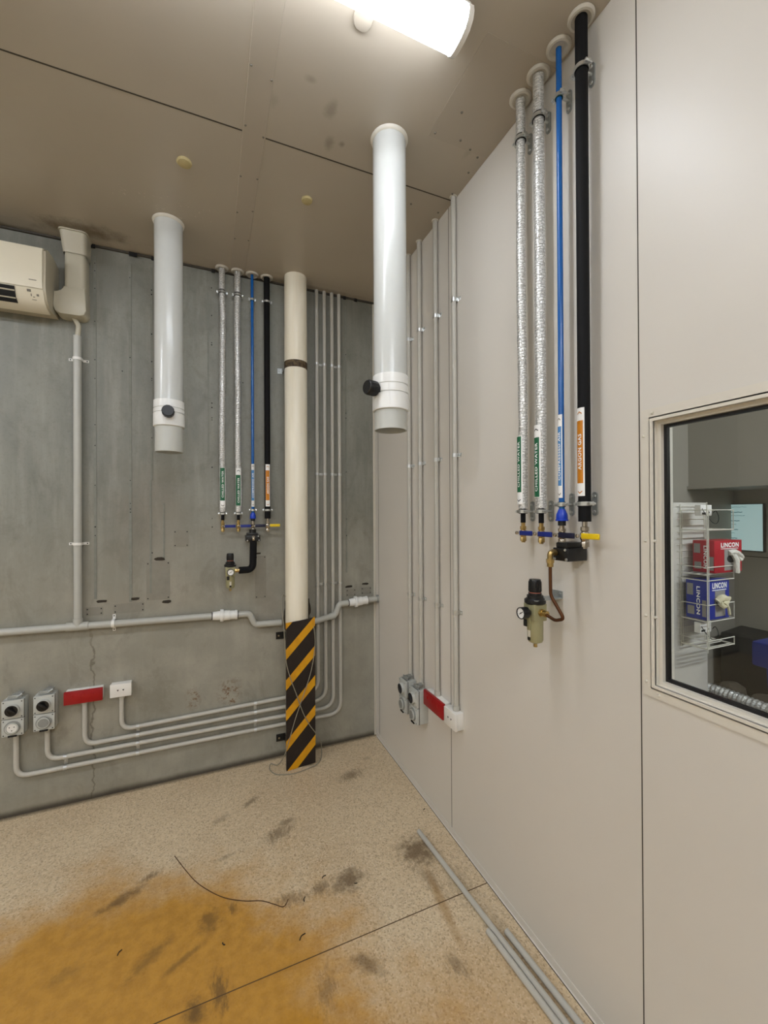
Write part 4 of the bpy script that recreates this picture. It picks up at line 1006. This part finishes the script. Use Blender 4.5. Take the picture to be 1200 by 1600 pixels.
# pale screen on far wall, glow added to brighten it
t = thing('wall_screen', 'pale blue screen, glow added, with grey lines of writing on far wall beyond window', 'screen', (XO, 1.66, 1.44))
b = nb(); box(b, -.030, -.001, -.110, .104, -.158, .166, 0, .003); obj('casing', b, m_seam, t)
b = nb(); box(b, -.032, -.029, -.103, .100, -.150, .162); obj('display', b, emis('screen_added_glow', (.50, .80, .82), .16), t)
b = nb()
for i, L in enumerate((.11, .085, .10, .07, .05, .06, .04, .055)):
    z = .145-.030*i-(.006 if i % 2 else 0); tube(b, [Vector((-.0325, .095-L*j/8, z+.0015*math.sin(j*2.3+i))) for j in range(9)], .0012+.0012*(i % 2), 5)
obj('writing', b, plain('faded_ink', (96, 150, 160), .5), t)
# blue bin
t = thing('blue_bin', 'dark blue plastic bin with lid, at right edge beyond window', 'bin', (2.32, .765, 0))
b = nb(); prism(b, [(-.17, -.22), (.17, -.22), (.17, .22), (-.17, .22)], .0, .92, 'z')
for v in b.verts: s = .86+.14*v.co.z/.9; v.co.x *= s; v.co.y *= s
m_bin = plain('bin_blue', (14, 36, 128), .4)
obj('body', b, m_bin, t)
b = nb(); box(b, -.20, .20, -.26, .26, .90, 1.005, 0, .012); box(b, -.17, .17, -.20, .17, 1.005, 1.040, 0, .012); obj('lid', b, m_bin, t)
b = nb(); box(b, -.156, -.150, -.15, .10, .15, .84, 0, .004); obj('dark_panel', b, m_dark, t)
# low bench, flexible duct, dark sacks
bm = nb(); box(bm, 2.75, XO-.002, .2, 1.73, 0, .395, 0, .01); tag(obj('low_bench', bm, plain('bench_brown_grey', (74, 68, 58), .7, var=.15)), 'low brown-grey bench against far wall beyond window', 'bench')
bm = nb(); pts = []; n = 90
for i in range(n+1):
    y = 1.66-1.1*i/n; pts.append((2.90+.012*math.sin(y*9), y, .4348))
tube(bm, pts, [.034+(.0045 if i % 2 else -.002) for i in range(n+1)], 20); tag(obj('flexible_duct', bm, m_duct_foil), 'shiny silver flexible duct lying on low bench beyond window', 'duct')
bm = nb(); box(bm, 3.12, 3.36, .35, 1.68, .395, .77, 0, .02, 3)
for v in bm.verts: v.co += Vector((0, 0, 1))*.03*mnoise.noise(v.co*6)*(v.co.z > .5)
tag(obj('dark_crate', bm, plain('sack_black', (30, 28, 27), .7)), 'long dark crate behind the silver duct beyond window', 'crate')
for i, (y, w, h) in enumerate(((1.56, .075, .085), (1.38, .085, .07))):
    b = nb(); lathe(b, [(w*.8, 0), (w, h*.3), (w*.85, h*.75), (w*.4, h), (.01, h*1.02)], seg=16)
    for v in b.verts: v.co *= 1+.15*mnoise.noise(v.co*14+Vector((i, 0, 0)))
    for v in b.verts: v.co.z = max(v.co.z, 0)
    o = obj('cloth_bundle', b, plain('tan_cloth', (84, 76, 64), .85)); o.location = (3.03, y, .396); tag(o, ['tan cloth bundle behind silver duct, left one beside the partition edge', 'smaller tan cloth bundle behind silver duct, nearer the blue bin'][i], 'bundle', 'cloth bundles behind the duct')
